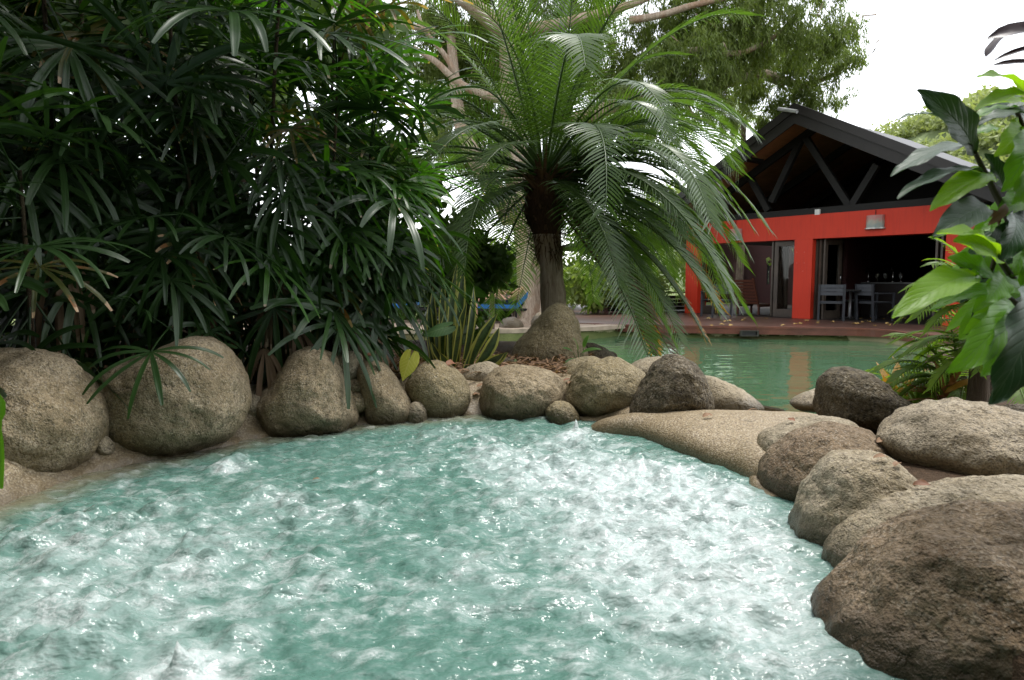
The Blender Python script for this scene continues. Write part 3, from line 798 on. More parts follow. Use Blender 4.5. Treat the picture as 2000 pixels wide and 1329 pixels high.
def mat_glass():
    n = NT('door_glass')
    g = n.n('ShaderNodeBsdfGlossy'); g.inputs['Roughness'].default_value = 0.03
    g.inputs['Color'].default_value = (0.9, 0.9, 0.9, 1)
    t = n.n('ShaderNodeBsdfTransparent'); t.inputs['Color'].default_value = (0.82, 0.84, 0.82, 1)
    fr = n.n('ShaderNodeFresnel'); fr.inputs['IOR'].default_value = 1.3
    ms = n.n('ShaderNodeMixShader'); n.l(fr.outputs[0], ms.inputs[0]); n.l(t.outputs[0], ms.inputs[1]); n.l(g.outputs[0], ms.inputs[2])
    return n.done(ms.outputs[0])
M['glass'] = mat_glass()

TL, TC0, TC1, TR0, TR = -3.3, 0.03, 0.50, 3.42, 3.86
ZH, ZB = 1.755, 2.34                       # opening head, top of red beam
pav = thing('pavilion', 'red rendered pool bar with dark gable roof across the pool', 'building', hp(0, 0, ZD))
for t0, t1 in ((TL, TL + 0.42), (TC0, TC1), (TR0, TR)):
    mb = MB(); hbox(mb, t0, t1, 0, 0.42, ZD, ZH - 0.002); mb.build('column', M['red'], pav, smooth=False)
mb = MB(); hbox(mb, TL, TR, 0.0, 0.42, ZH, ZB); mb.build('wall_beam', M['red'], pav, smooth=False)
mb = MB(); hbox(mb, TL - .4, TR + .5, 0.05, 0.25, ZB + 0.002, ZB + 0.16); mb.build('tie_beam', M['dark'], pav, smooth=False)
# inner walls and ceiling
DP = 8.0
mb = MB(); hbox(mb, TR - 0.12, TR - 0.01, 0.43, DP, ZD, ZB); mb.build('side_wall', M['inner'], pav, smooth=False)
def holed(name, t0, t1, z0, z1, d0, d1, holes, mat):
    """wall with window openings, holes = (ta, tb, za, zb) sorted by t"""
    mb = MB(); t = t0
    for ta, tb, za, zb in holes:
        hbox(mb, t, ta, d0, d1, z0, z1); hbox(mb, ta, tb, d0, d1, z0, za); hbox(mb, ta, tb, d0, d1, zb, z1); t = tb
    hbox(mb, t, t1, d0, d1, z0, z1)
    return mb.build(name, mat, pav, smooth=False)
holes = []
for xa, xb in ((1361, 1378), (1432, 1449), (1497, 1504)):
    ta, za = hray(xa, 556, DP); tb, zb = hray(xb, 512, DP); holes.append((ta, tb, za, zb))
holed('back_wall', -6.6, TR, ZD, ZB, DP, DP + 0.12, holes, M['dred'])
for ta, tb, za, zb in holes:
    mb = MB()
    for q in ((ta, ta + .04, za, zb), (tb - .04, tb, za, zb), (ta + .04, tb - .04, za, za + .04), (ta + .04, tb - .04, zb - .04, zb)):
        hbox(mb, q[0], q[1], DP + 0.02, DP + 0.1, q[2], q[3])
    w = mb.build('window', M['dark'], pav, smooth=False)
    mb = MB(); hbox(mb, ta + .04, tb - .04, DP + .05, DP + .06, za + .04, zb - .04); mb.build('pane', M['glass'], w, smooth=False)
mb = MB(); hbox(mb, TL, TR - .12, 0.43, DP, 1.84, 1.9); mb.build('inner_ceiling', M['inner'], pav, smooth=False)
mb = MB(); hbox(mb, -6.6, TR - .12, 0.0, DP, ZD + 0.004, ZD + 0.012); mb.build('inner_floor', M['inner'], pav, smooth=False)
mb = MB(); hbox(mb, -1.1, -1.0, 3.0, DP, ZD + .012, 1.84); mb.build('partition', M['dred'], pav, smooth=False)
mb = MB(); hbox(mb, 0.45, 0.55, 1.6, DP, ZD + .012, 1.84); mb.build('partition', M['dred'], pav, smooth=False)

# roof: apex at t=AP, slope SL, front overhang at d=-1
AP, ZA, SL = 0.5, 4.68, 0.53
def rz(t): return ZA - SL * abs(t - AP)
def roof_plane(side, name, zo0, zo1, t_a, t_b, d0, d1, mat, parent=pav):
    mb = MB(); s = side
    a, b = AP + s * t_a, AP + s * t_b
    v = [hp(a, d0, rz(a) + zo0), hp(b, d0, rz(b) + zo0), hp(b, d1, rz(b) + zo0), hp(a, d1, rz(a) + zo0),
         hp(a, d0, rz(a) + zo1), hp(b, d0, rz(b) + zo1), hp(b, d1, rz(b) + zo1), hp(a, d1, rz(a) + zo1)]
    f = [(0, 1, 2, 3), (7, 6, 5, 4), (0, 4, 5, 1), (1, 5, 6, 2), (2, 6, 7, 3), (3, 7, 4, 0)]
    mb.add(v, f)
    return mb.build(name, mat, parent, smooth=False)
for s in (-1, 1):
    TE = 4.75
    r = roof_plane(s, 'roof', -0.06, 0.0, 0, TE, -0.96, 5.0, M['roof'])
    roof_plane(s, 'soffit', -0.10, -0.063, 0.02, TE - .05, -0.9, 4.95, M['soffit'], r)
    roof_plane(s, 'fascia', -0.33, -0.075, 0, TE, -1.0, -0.95, M['fascia'], r)
    roof_plane(s, 'verge_cap', -0.072, 0.13, 0, TE + .02, -1.04, -0.93, M['roof'], r)
    for d in (0.08, 2.2, 4.4):
        roof_plane(s, 'rafter', -0.30, -0.103, 0.05, TE - .15, d, d + 0.11, M['dark'], r)
    for q in (1.4, 2.9, 4.2):
        roof_plane(s, 'purlin', -0.19, -0.104, q, q + .07, -0.88, -.0, M['dark'], r)
# lower verandah roof running on to the left behind the palm
VR = MB()
v = [hp(-4.2, -.9, 2.12), hp(-8.4, -.9, 1.72), hp(-8.4, 3.2, 1.72), hp(-4.2, 3.2, 2.12)]
VR.add(v + [p_ + Vector((0, 0, .09)) for p_ in v], [(3, 2, 1, 0), (4, 5, 6, 7), (0, 1, 5, 4), (1, 2, 6, 5), (2, 3, 7, 6), (3, 0, 4, 7)])
vr = VR.build('verandah_roof', M['roof'], pav, smooth=False)
for t_ in (-5.6, -8.2):
    MB().box(hp(t_, -.75, ZD), HU * .12, HN * .12, Vector((0, 0, 2.0 + (t_ + 4.2) * .095 + .28))).build('verandah_post', M['deck_edge'], pav, smooth=False)
# gable struts read off the photograph, standing in the wall plane
def strut(pa, pb, w=0.075):
    ta, za = hray(*pa, 0.12); tb, zb = hray(*pb, 0.12)
    a, b = hp(ta, 0.08, za), hp(tb, 0.08, zb)
    k = (b - a).normalized(); s = k.cross(HN).normalized()
    MB().box(a - s * w, b - a, s * (2 * w), HN * 0.13).build('strut', M['dark'], pav, smooth=False)
strut((1566, 268), (1506, 395)); strut((1572, 268), (1662, 408)); strut((1660, 408), (1712, 322)); strut((1455, 330), (1500, 412))
# ridge end pipe
a = hp(AP - .12, -1.14, ZA - .0); MB().tube([hp(AP - .35, -1.10, ZA + .05), hp(AP + .12, -1.10, ZA - .1)], .045, 8).build('ridge_pipe', mat_plain('grey_pipe', (.35, .36, .36), .5), pav)
# dark gable wall deep inside, so that the roof space ends
mb = MB(); v = [hp(AP - 4.4, 4.9, 1.91), hp(AP + 4.4, 4.9, 1.91), hp(AP + 4.4, 4.9, ZB), hp(AP, 4.9, ZA - .12), hp(AP - 4.4, 4.9, ZB)]
mb.add(v, [(0, 1, 2, 3, 4)]); mb.build('gable_infill', M['dark'], pav, smooth=False)
# white junction box on the tie beam
t, z = hray(1596, 415, 0.0)
MB().box(hp(t - .06, -0.002, z - .06), HU * .12, HN * .05, Vector((0, 0, .13))).build('junction_box', mat_plain('white_plastic', (.7, .7, .68), .4), pav, smooth=False)

# folding doors: name, hinge position t, folded angle; frame > glass
def door(t, ang, w=0.62, label=None, h0=ZD + .015, h1=ZH - .02):
    root = hp(t, 0.14, h0); ca, sa = math.cos(ang), math.sin(ang)
    ax = HU * ca + HN * sa; ay = HN * ca - HU * sa; dz = h1 - h0
    mb = MB()
    for x0, x1, z0, z1 in ((0, .1, 0, dz), (w - .1, w, 0, dz), (.1, w - .1, 0, .2), (.1, w - .1, dz - .12, dz)):
        mb.box(root + ax * x0 + Vector((0, 0, z0)), ax * (x1 - x0), ay * .045, Vector((0, 0, z1 - z0)))
    d = mb.build('door', M['dooframe'], pav, smooth=False)
    if label: d['label'] = label
    MB().box(root + ax * .1 + ay * .018 + Vector((0, 0, .2)), ax * (w - .2), ay * .01, Vector((0, 0, dz - .32))).build('glass', M['glass'], d, smooth=False)
    MB().tube([root + ax * (w - .06) - ay * .02 + Vector((0, 0, .95)), root + ax * (w - .06) - ay * .02 + Vector((0, 0, 1.1))], .008, 6).build('handle', M['chrome'], d)
door(TC0 - .62, 0.12, .60, 'dark timber folding door with glass beside the red column')
door(TC0 - .66, 1.45, .62)
door(TC1 + .03, 1.2, .62); door(TC1 + .14, 1.3, .62); door(TC1 + .25, 1.4, .62)
door(TR0 - .10, 1.5, .62); door(TR0 - .2, 1.55, .62); door(TL + .5, 1.4, .62)

# wall lamps: half round frosted shades on the beam
def wall_lamp(px, py, label):
    t, z = hray(px, py, 0.0)
    o = thing('wall_lamp', label, 'lamp', hp(t, -0.002, z), 'lamps on the red beam')
    n = NT('lamp_shade_' + str(px)); v = n.coord('Object')
    zz = n.n('ShaderNodeSeparateXYZ'); n.l(v, zz.inputs[0])
    mk_ = n.math('ADD', n.math('MULTIPLY', zz.outputs[2], 3.0), n.math('MULTIPLY', n.noise(v, 11.0, 4), 0.9))
    c = n.ramp(mk_, [(0.1, (.2, .25, .24)), (.4, (.3, .29, .23)), (.7, (.40, .16, .14))])
    mt = n.done(n.bsdf(c, .35, .5))
    def half(r, z0, z1):
        V, f = [], []
        for k in range(13):
            a = math.pi * k / 12
            p = HU * (-math.cos(a) * r) - HN * (math.sin(a) * r * .62)
            for q in (z0, z1): V.append(hp(t, -.004, z + q) + p)
        for k in range(12): f.append((2 * k, 2 * k + 2, 2 * k + 3, 2 * k + 1))
        f.append(tuple(range(0, 26, 2))[::-1]); f.append(tuple(range(1, 26, 2)))
        return V, f
    mb = MB(); mb.add(*half(.20, -.125, .15)); mb.build('shade', mt, o, smooth=False)
    mb = MB(); mb.add(*half(.225, -.155, -.127)); mb.build('tray', mat_plain('lamp_tray_' + str(px), (.4, .4, .38), .35, metal=.6), o, smooth=False)
    MB().tube([hp(t, -.012, z + .15), hp(t, -.012, ZB - .01)], .008, 5).build('conduit', M['dark'], o)
wall_lamp(1710, 434, 'half round frosted lamp on the red beam above the table')
wall_lamp(1437, 459, 'half round lamp on the red beam partly behind palm fronds')

# small screw caps on the centre column
for xx, yy in ((1556, 493), (1571, 493), (1556, 514), (1571, 514), (1568, 530)):
    t, z = hray(xx, yy, 0.0)
    MB().tube([hp(t, -0.004, z), hp(t, 0.0, z)], .012, 8).build('screw_cap', mat_plain('cap', (.55, .12, .1), .5), pav)

# ------------------------------------------------------------------ bar inside
bt0, _ = hray(1672, 560, 2.4); bt1 = TR - .15
barz = 0.70
bar = thing('bar_counter', 'dark bar counter with thin top inside the pavilion', 'counter', hp((bt0 + bt1) / 2, 2.6, ZD + .012))
mb = MB(); hbox(mb, bt0 + .05, bt1, 2.45, 3.0, ZD + .012, barz - .04); mb.build('cabinet', M['inner'], bar, smooth=False)
mb = MB(); hbox(mb, bt0, bt1, 2.38, 3.06, barz - .038, barz); mb.build('counter_top', mat_plain('counter_top', (.12, .12, .12), .15), bar, smooth=False)
for i, (px, lb) in enumerate(((1696, 'tall chrome beer tap at the left end of the bar'), (1744, 'tall chrome beer tap further along the bar'))):
    t, _ = hray(px, 540, 2.7)
    o = thing('beer_tap', lb, 'tap', hp(t, 2.7, barz))
    mb = MB(); mb.tube([hp(t, 2.7, barz), hp(t, 2.7, barz + .03)], .045, 10); mb.build('base', M['chrome'], o)
    mb = MB(); mb.tube([hp(t, 2.7, barz + .03), hp(t, 2.7, barz + .25), hp(t, 2.66, barz + .29), hp(t, 2.58, barz + .29), hp(t, 2.56, barz + .24)], .022, 8); mb.build('spout', M['chrome'], o)
    mb = MB(); mb.tube([hp(t, 2.62, barz + .31), hp(t, 2.6, barz + .40)], [.012, .018], 8); mb.build('lever', M['dark'], o)
n = NT('clear_glassware'); M['cglass'] = n.done(n.bsdf((.9, .93, .9), .05, .5, None, Transmission_Weight=.85, IOR=1.45))
for i, (px, lb) in enumerate(((1712, 'upturned glass bowl on the bar between the taps'), (1728, 'stemmed glass on the bar near the right tap'), (1758, 'rounded glass on the bar beside the shrub'))):
    t, _ = hray(px, 540, 2.7); o = hp(t, 2.75, barz); V, f = [], []
    prof = [(.05, 0), (.052, .006), (.01, .02), (.01, .08), (.05, .12), (.062, .18), (.05, .24), (.047, .24), (.058, .18), (.046, .125), (.0, .09)]
    for r_, z_ in prof:
        for k in range(12): V.append(o + HU * (r_ * math.cos(k * math.pi / 6)) + HN * (r_ * math.sin(k * math.pi / 6)) + Vector((0, 0, z_)))
    for j in range(len(prof) - 1):
        for k in range(12): f.append((j * 12 + k, j * 12 + (k + 1) % 12, j * 12 + 12 + (k + 1) % 12, j * 12 + 12 + k))
    tag(mk('bar_glass', V, f, M['cglass'], origin=tuple(o)), lb, 'glass', 'glassware on the bar')
t, _ = hray(1630, 540, 1.2)
po = thing('steel_pole', 'slim shiny steel pole just inside the open doors', 'pole', hp(t, 1.2, ZD + .012))
MB().tube([hp(t, 1.2, ZD + .03), hp(t, 1.2, 1.32)], .02, 8).build('shaft', M['chrome'], po)
MB().tube([hp(t, 1.2, ZD + .012), hp(t, 1.2, ZD + .03)], .16, 16).build('base_plate', M['dark'], po)
n = NT('lit_downlight'); e = n.n('ShaderNodeEmission'); e.inputs['Color'].default_value = (1, .85, .6, 1); e.inputs['Strength'].default_value = 2.0
M['lit'] = n.done(e.outputs[0])
for px, lb in ((1672, 'small lit downlight in the bar ceiling, left one'), (1780, 'small lit downlight in the bar ceiling, right one')):
    t, z = hray(px, 470, 1.4)
    o = thing('downlight', lb, 'downlight', hp(t, 1.4, 1.84))
    MB().tube([hp(t, 1.4, 1.836), hp(t, 1.4, 1.84)], .06, 12).build('trim', M['dark'], o)
    MB().tube([hp(t, 1.4, 1.830), hp(t, 1.4, 1.8355)], .04, 12).build('bulb', M['lit'], o)

# ------------------------------------------------------------------ chairs and tables
def chair(loc, rz, label, frame, slat, group='grey slatted chairs on the deck'):
    o = thing('armchair', label, 'chair', loc, group); o.rotation_euler = (0, 0, rz)
    W, Dp = .27, .26
    def part(name, mb, m): return link(name, mb.mesh(name, m, False), o)
    for sx in (-1, 1):
        for sy in (-1, 1):
            top = .64 if sy < 0 else .86
            lean = 0 if sy < 0 else .06
            part('leg', MB().box((sx * W - .022, sy * Dp - .018, 0), (.044, 0, 0), (0, .036, 0), (0, lean, top)), frame)
        part('armrest', MB().box((sx * W - .03, -Dp - .02, .641), (.06, 0, 0), (0, 2 * Dp + .02, 0), (0, 0, .025)), frame)
    part('seat_frame', MB().box((-W + .024, -Dp, .405), (2 * W - .048, 0, 0), (0, .03, 0), (0, 0, .035)).box((-W + .024, Dp - .03, .405), (2 * W - .048, 0, 0), (0, .03, 0), (0, 0, .035)), frame)
    for k in range(5):
        part('seat_slat', MB().box((-W + .025, -Dp + .04 + k * .092, .442), (2 * W - .05, 0, 0), (0, .08, 0), (0, 0, .014)), slat)
    for k in range(3):
        part('back_slat', MB().box((-W + .024, Dp - .012 + .03 + k * .009, .60 + k * .088), (2 * W - .048, 0, 0), (0, .018, 0), (0, .004, .078)), slat)
    return o
M['chair_frame'] = mat_plain('grey_chair_frame', (.035, .038, .044), .45, .1)
M['chair_slat'] = mat_plain('grey_chair_slat', (.065, .07, .08), .4, .12)
hz = math.atan2(HU.y, HU.x)
def deckpt(px, py): return onz(px, py, ZD)
p = deckpt(1622, 626); chair(p, hz + math.pi + .5, 'grey slatted armchair left of the deck table', M['chair_frame'], M['chair_slat'])
p = deckpt(1708, 627); chair(p, hz + math.pi - .45, 'grey slatted armchair right of the deck table', M['chair_frame'], M['chair_slat'])
p = deckpt(1668, 621); chair(p, hz - .3, 'grey slatted armchair on the far side of the deck table', M['chair_frame'], M['chair_slat'])
p = deckpt(1398, 619); chair(p, hz + math.pi + 1.2, 'dark slatted armchair near the palm frond tips', M['chair_frame'], M['chair_slat'])
p = deckpt(1655, 625) + HN * .1
tb = thing('deck_table', 'small dark pedestal table between the grey chairs', 'table', p)
mb = MB(); mb.tube([p + Vector((0, 0, .70)), p + Vector((0, 0, .73))], .42, 24); mb.build('table_top', M['dark'], tb, smooth=False)
mb = MB(); mb.tube([p + Vector((0, 0, .03)), p + Vector((0, 0, .70))], .035, 10); mb.build('pedestal', mat_plain('steel_leg', (.25, .25, .26), .3, metal=.7), tb)
for k in range(4):
    a = k * math.pi / 2 + .4; mb = MB(); mb.tube([p + Vector((.03 * math.cos(a), .03 * math.sin(a), .06)), p + Vector((.3 * math.cos(a), .3 * math.sin(a), .015))], [.022, .014], 6); mb.build('foot', M['dark'], tb)
# timber lounge chair with a high slatted back
p = deckpt(1442, 616) + HN * .5
lc = thing('lounge_chair', 'reddish timber lounge chair with tall slatted back inside the doorway', 'chair', p); lc.rotation_euler = (0, 0, hz)
M['redwood'] = mat_timber('red_timber', (.07, .022, .012), (.13, .045, .026), (1, 10, 10))
def part(root, name, mb, m): return link(name, mb.mesh(name, m, False), root)
for sx in (-1, 1):
    part(lc, 'rail', MB().box((sx * .33 - .025, -.1, .22), (.05, 0, 0), (0, .75, 0), (0, 0, .06)), M['redwood'])
    for sy in (0, 1): part(lc, 'leg', MB().box((sx * .33 - .022, -.08 + sy * .65, 0), (.044, 0, 0), (0, .05, 0), (0, 0, .22)), M['redwood'])
    part(lc, 'back_post', MB().box((sx * .33 - .02, -.1, .28), (.04, 0, 0), (0, .04, 0), (0, -.3, .72)), M['redwood'])
for k in range(8): part(lc, 'back_slat', MB().box((-.308, -.085 - k * .0355, .30 + k * .085), (.616, 0, 0), (0, .02, 0), (0, -.026, .062)), M['redwood'])
for k in range(6): part(lc, 'seat_slat', MB().box((-.30, 0 + k * .105, .282), (.60, 0, 0), (0, .08, 0), (0, 0, .02)), M['redwood'])

# timber planter counter and hedge on the deck behind the palm
pl0 = onz(1180, 612, ZD); pl1 = onz(1345, 608, ZD)
pc = thing('planter_box', 'dark timber planter counter with red posts behind the palm fronds', 'planter', tuple(pl0))
u = (pl1 - pl0).normalized(); nrm = Vector((-u.y, u.x, 0)); Lp = (pl1 - pl0).length
for k in range(4):
    MB().box(pl0 + nrm * .02 + Vector((0, 0, .05 + k * .11)), u * Lp, nrm * .05, Vector((0, 0, .1))).build('plank', M['inner'], pc, smooth=False)
for q in (0.0, .33, .66, .98):
    MB().box(pl0 + u * (Lp * q) - nrm * .03, u * .1, nrm * .045, Vector((0, 0, .55))).build('post', M['deck_edge'], pc, smooth=False)
MB().box(pl0 - nrm * .06 - u * .05 + Vector((0, 0, .552)), u * (Lp + .15), nrm * .3, Vector((0, 0, .035))).build('cap_rail', M['deck_edge'], pc, smooth=False)
# ------------------------------------------------------------------ leaf materials
M['mel_leaf'] = mat_leaf('paperbark_leaf', (0.085, 0.14, 0.028), (0.19, 0.24, 0.055), rough=.45, trans=.42)
M['hazed_hill_leaf'] = mat_leaf('hazed_hill_leaf', (0.19, 0.24, 0.09), (0.38, 0.40, 0.20), rough=.6, trans=.35)  # leaf colours lightened to stand in for distance haze
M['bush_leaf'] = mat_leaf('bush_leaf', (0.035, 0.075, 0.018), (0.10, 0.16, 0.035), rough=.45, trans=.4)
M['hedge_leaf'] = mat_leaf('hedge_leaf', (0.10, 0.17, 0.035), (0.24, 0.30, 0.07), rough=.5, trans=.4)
def mat_bark(name, c1, c2, c3, stretch=(9, 9, 1.4)):
    n = NT(name); v = n.coord('Object', stretch)
    a = n.noise(v, 3.0, 6, 0.7, 0.8); b = n.noise(n.coord('Object'), 2.5, 4, 0.6)
    col = n.mix(n.ramp(a, [(0.3, 0.0), (0.62, 1.0)]), c1, c2)
    col = n.mix(n.ramp(b, [(0.5, 0.0), (0.68, 0.7)]), col, c3)
    return n.done(n.bsdf(col, .85, .2, n.bump(a, .9, .03)))
M['paperbark'] = mat_bark('paperbark', (.20, .14, .095), (.47, .385, .30), (.30, .17, .10))

def leaf_cloud(centres, dirs, leaf_len, leaf_w, per, spread, rng, droop=0.6, sides=1):
    """many small blades, vectorised: per sprays of blades about each centre; two triangles each"""
    C = np.repeat(np.asarray(centres), per, 0); n = len(C)
    off = rng.normal(0, 1, (n, 3)); off *= spread * (rng.random(n) ** (1 / 3) / np.maximum(np.linalg.norm(off, axis=1), 1e-6))[:, None]
    base = C + off
    d = rng.normal(0, 1, (n, 3)); d /= np.linalg.norm(d, axis=1)[:, None]
    d[:, 2] -= droop * (0.6 + 0.8 * rng.random(n)); d /= np.linalg.norm(d, axis=1)[:, None]
    L = leaf_len * (0.6 + 0.8 * rng.random(n)); W = leaf_w * (0.7 + 0.6 * rng.random(n))
    r = rng.normal(0, 1, (n, 3)); s = np.cross(d, r); s /= np.maximum(np.linalg.norm(s, axis=1), 1e-6)[:, None]
    nn = np.cross(s, d)
    mid = base + d * (L * .45)[:, None] + nn * (L * .06)[:, None]
    tip = base + d * L[:, None]
    V = np.stack([base, mid + s * W[:, None], tip, mid - s * W[:, None]], 1).reshape(-1, 3)
    q = np.arange(n * 4).reshape(n, 4)
    rn = np.repeat(rng.random(n), 4)
    A = np.stack([np.tile([0, .5, 1, .5], n), rn, np.tile([.5, 1, .5, 0], n), np.ones(n * 4)], 1)
    return V, q, A

# ------------------------------------------------------------------ paperbark across the pool
def px_path(L, Y):
    return [at(x, y, Y + (dy[0] if dy else 0)) for x, y, *dy in L]
def smooth_tube(mb, pts, r0, r1, n=10, k=5, power=1.0):
    P = [Vector(p) for p in catmull([tuple(p) for p in pts], k)]
    m = len(P)
    mb.tube(P, [r0 + (r1 - r0) * (i / (m - 1)) ** power for i in range(m)], n)
    return P
def paperbark():
    Y = 15.6
    root = thing('paperbark_tree', 'big pale barked paperbark tree with drooping foliage behind the palm', 'tree', at(1040, 632, Y))
    mb = MB()
    P = px_path([(1040, 640), (1043, 600), (1043, 540), (1036, 470), (1018, 380), (1006, 290), (1000, 180), (994, 60), (990, -80), (985, -260)], Y)
    P = [Vector(p) for p in catmull([tuple(p) for p in P], 6)]
    m = len(P); rr = [(.46 - .30 * (i / (m - 1)) + .16 * math.exp(-i / 3.0)) for i in range(m)]
    mb.tube(P, rr, 14)
    t = mb.build('trunk', M['paperbark'], root)
    limbs = []
    def limb(L, r0, r1):
        q = MB(); pts = smooth_tube(q, px_path(L, Y), r0, r1, 8); q.build('limb', M['paperbark'], root); limbs.append(pts)
    limb([(1000, 430), (975, 385, -.2), (935, 320, -.4), (905, 260, -.4), (890, 180, -.2), (880, 60)], .26, .10)
    limb([(998, 80), (975, 55, -.3), (940, 25, -.6), (900, -5, -.8), (840, -50, -1)], .24, .12)
    limb([(1002, 200), (960, 190, -.5), (900, 165, -.7), (850, 120, -.8), (800, 90, -.7), (765, 80, -.6)], .12, .03)
    limb([(900, 165, -.7), (870, 110, -.8), (830, 60, -.9), (815, 20, -.9)], .07, .03)
    limb([(850, 60, -1.2), (800, 52, -1.2), (760, 45, -1.2)], .08, .03)
    limb([(996, 60), (1080, 50, -.3), (1160, 30, -.6), (1230, 10, -.8), (1300, -20, -.9)], .14, .06)
    limb([(1030, 260), (1140, 230, .4), (1260, 190, .3), (1340, 175, .6), (1420, 160, 1.4), (1480, 145, 2.0), (1530, 160, 2.4)], .20, .13)
    limb([(1480, 145, 2.0), (1560, 165, 2.2), (1620, 150, 2.3), (1660, 120, 2.3)], .10, .04)
    limb([(1300, 180), (1330, 110, -.3), (1390, 98, -.5), (1440, 105, -.6), (1500, 80, -.6), (1550, 40, -.6)], .09, .04)
    limb([(1230, 40, -.6), (1290, 30, -.8), (1350, 12, -.9), (1420, -6, -1), (1500, -40, -1)], .08, .05)
    limb([(1340, 175), (1350, 220, -.2), (1390, 240, -.3)], .05, .02)
    rng = np.random.default_rng(5)
    blobs = [(1380, 30, 0, 1.0), (1460, 40, -.5, 1.1), (1560, 40, -.6, 1.0), (1640, 60, -.6, .62), (1655, 110, -.7, .42), (1600, 120, -.6, .7), (1640, 180, -.5, .42), (1560, 175, -.3, .55), (1500, 110, 0, .8), (1430, 120, .3, .8), (1350, 110, .4, .8), (1370, 190, .2, .65), (1450, 190, .2, .5), (1520, 205, -.2, .4), (1580, 220, -.4, .26), (1300, 50, .2, .9), (1260, 120, .6, .8), (1290, 190, .6, .6),
             (1150, 30, .8, 1.0), (1080, 90, 1.2, .9), (1180, 120, 1.0, .8), (900, 60, .6, .9), (850, 20, .2, .8), (800, 40, 0, .55), (930, 140, .8, .7), (880, 200, .6, .6), (960, 230, 1.0, .7), (870, 270, .6, .55), (930, 300, .9, .5), (1000, 20, 1, 1.0), (840, 130, .4, .4), (790, 110, .2, .3),
             (1100, -120, 0, 1.6), (1300, -120, 0, 1.6), (1480, -110, -.5, 1.5), (900, -120, 0, 1.5), (1600, -70, -.5, 1.0), (1200, 220, 1.4, .7), (1100, 180, 1.6, .8), (1420, 235, .8, .35), (1490, 240, .3, .28), (1400, 150, -.5, .6), (1470, 165, -1.0, .45), (1330, 170, -.3, .5), (1540, 130, -1, .55), (1230, 180, -.2, .5), (1600, 190, -.8, .4), (1380, 90, -1.1, .6), (1480, 80, -1.4, .7), (1580, 90, -1.2, .6), (1300, 110, -.6, .5), (1120, 60, 2, 1.1), (1050, 160, 2.2, 1.0), (1200, 170, 2.2, .9), (1130, 260, 2.4, .8), (1230, 250, 2.2, .7), (1310, 250, 2.0, .6), (950, 80, 1.6, .9), (860, 160, 1.2, .6), (920, 220, 1.6, .7), (850, 240, 1.4, .5), (1400, 60, .8, .9), (1000, 100, 1.8, .8), (880, 100, 1.0, .8), (940, 180, 1.4, .8), (900, 285, 1.2, .6), (960, 300, 1.8, .5), (1020, 230, 2, .7)]
    cents = []
    for x, y, dy, r in blobs:
        if x > 1440 and y > 60: dy += 2.6
        c = np.array(at(x, y, Y + dy)); k = int(520 * r ** 2.1) + 40
        o = rng.normal(0, 1, (k, 3)); o *= (r * rng.random(k) ** .45 / np.linalg.norm(o, axis=1))[:, None]; o[:, 2] *= .8
        o = o[fbm(c[0] + o[:, 0], c[1] + o[:, 1], 2.1, 2, 61, z=c[2] + o[:, 2]) > -.03]
        cents.append(c + o)
    cents = np.concatenate(cents)
    # each centre becomes a hanging spray
    sub = np.concatenate([cents + np.array([0, 0, -.09 * k]) + rng.normal(0, .035, cents.shape) for k in range(3)])
    V, q, A = leaf_cloud(sub, None, .12, .011, 7, .075, rng, 1.5)
    mk('crown', V, q, M['mel_leaf'], root, attr=A)
    # twigs
    mb = MB()
    for i in range(260):
        c = Vector(cents[rng.integers(len(cents))]); e = c + Vector(rng.normal(0, .28, 3)); e.z = c.z + abs(rng.normal(0, .25)) + .1
        mb.tube([e, (c + e) / 2 + Vector(rng.normal(0, .05, 3)), c], [.02, .012, .006], 4, False)
    mb.build('twigs', M['paperbark'], root)['kind'] = 'stuff'
paperbark()

# a second pale trunk right of the palm, cut off low
def stump():
    b = at(1078, 634, 14.9)
    o = thing('cut_tree_stump', 'pale cut off tree stump beside the paperbark base', 'stump', b)
    mb = MB(); pts = [b + Vector((0, 0, z)) for z in (-.05, .2, .6, 1.0, 1.36)]
    mb.tube(pts, [.36, .28, .25, .24, .235], 14); mb.build('trunk', M['paperbark'], o)
    mb = MB(); mb.tube([b + Vector((0, 0, 1.361)), b + Vector((.01, 0, 1.375))], [.225, .22], 14); mb.build('cut_face', mat_plain('cut_wood', (.42, .33, .23), .8, .2, 12), o)
stump()

# ------------------------------------------------------------------ background bushes and trees, each with stem and crown
def bush(name, label, x, y, h, r, leaf, n=500, ll=.16, lw=.035, seed=1, z0=None, cat='shrub', group='shrubs beyond the pool', flat=1.0, lo=.15):
    rng = np.random.default_rng(seed)
    z0 = (ground_z(x, y) if z0 is None else z0)
    root = thing(name, label, cat, (x, y, z0), group)
    lobes = []
    for k in range(9):
        a = rng.random() * 6.28; q = rng.random() ** .5 * r * .75
        lobes.append((x + math.cos(a) * q, y + math.sin(a) * q, z0 + h * (lo + (.92 - lo) * rng.random()), r * (.3 + .3 * rng.random())))
    cs = []
    for lx, ly, lz, lr in lobes:
        k = n // 9; o = rng.normal(0, 1, (k, 3)); o *= (lr * rng.random(k) ** .35 / np.linalg.norm(o, axis=1))[:, None]
        cs.append(np.array([lx, ly, lz]) + o * np.array([1, 1, .85]))
    cs = np.concatenate(cs); cs = cs[cs[:, 2] > z0]
    V, f, A = leaf_cloud(cs, None, ll, lw, 6, ll * .9, rng, .5)
    mk('crown', V, f, leaf, root, attr=A)
    mb = MB()
    for lx, ly, lz, lr in lobes[:5]:
        mb.tube([(x, y, z0 - .05), ((x + lx) / 2, (y + ly) / 2, z0 + (lz - z0) * .5), (lx, ly, lz)], [.05 * r + .015, .03 * r + .01, .01], 6, False)
    mb.build('trunk', M['bark_dark'], root)
    return root
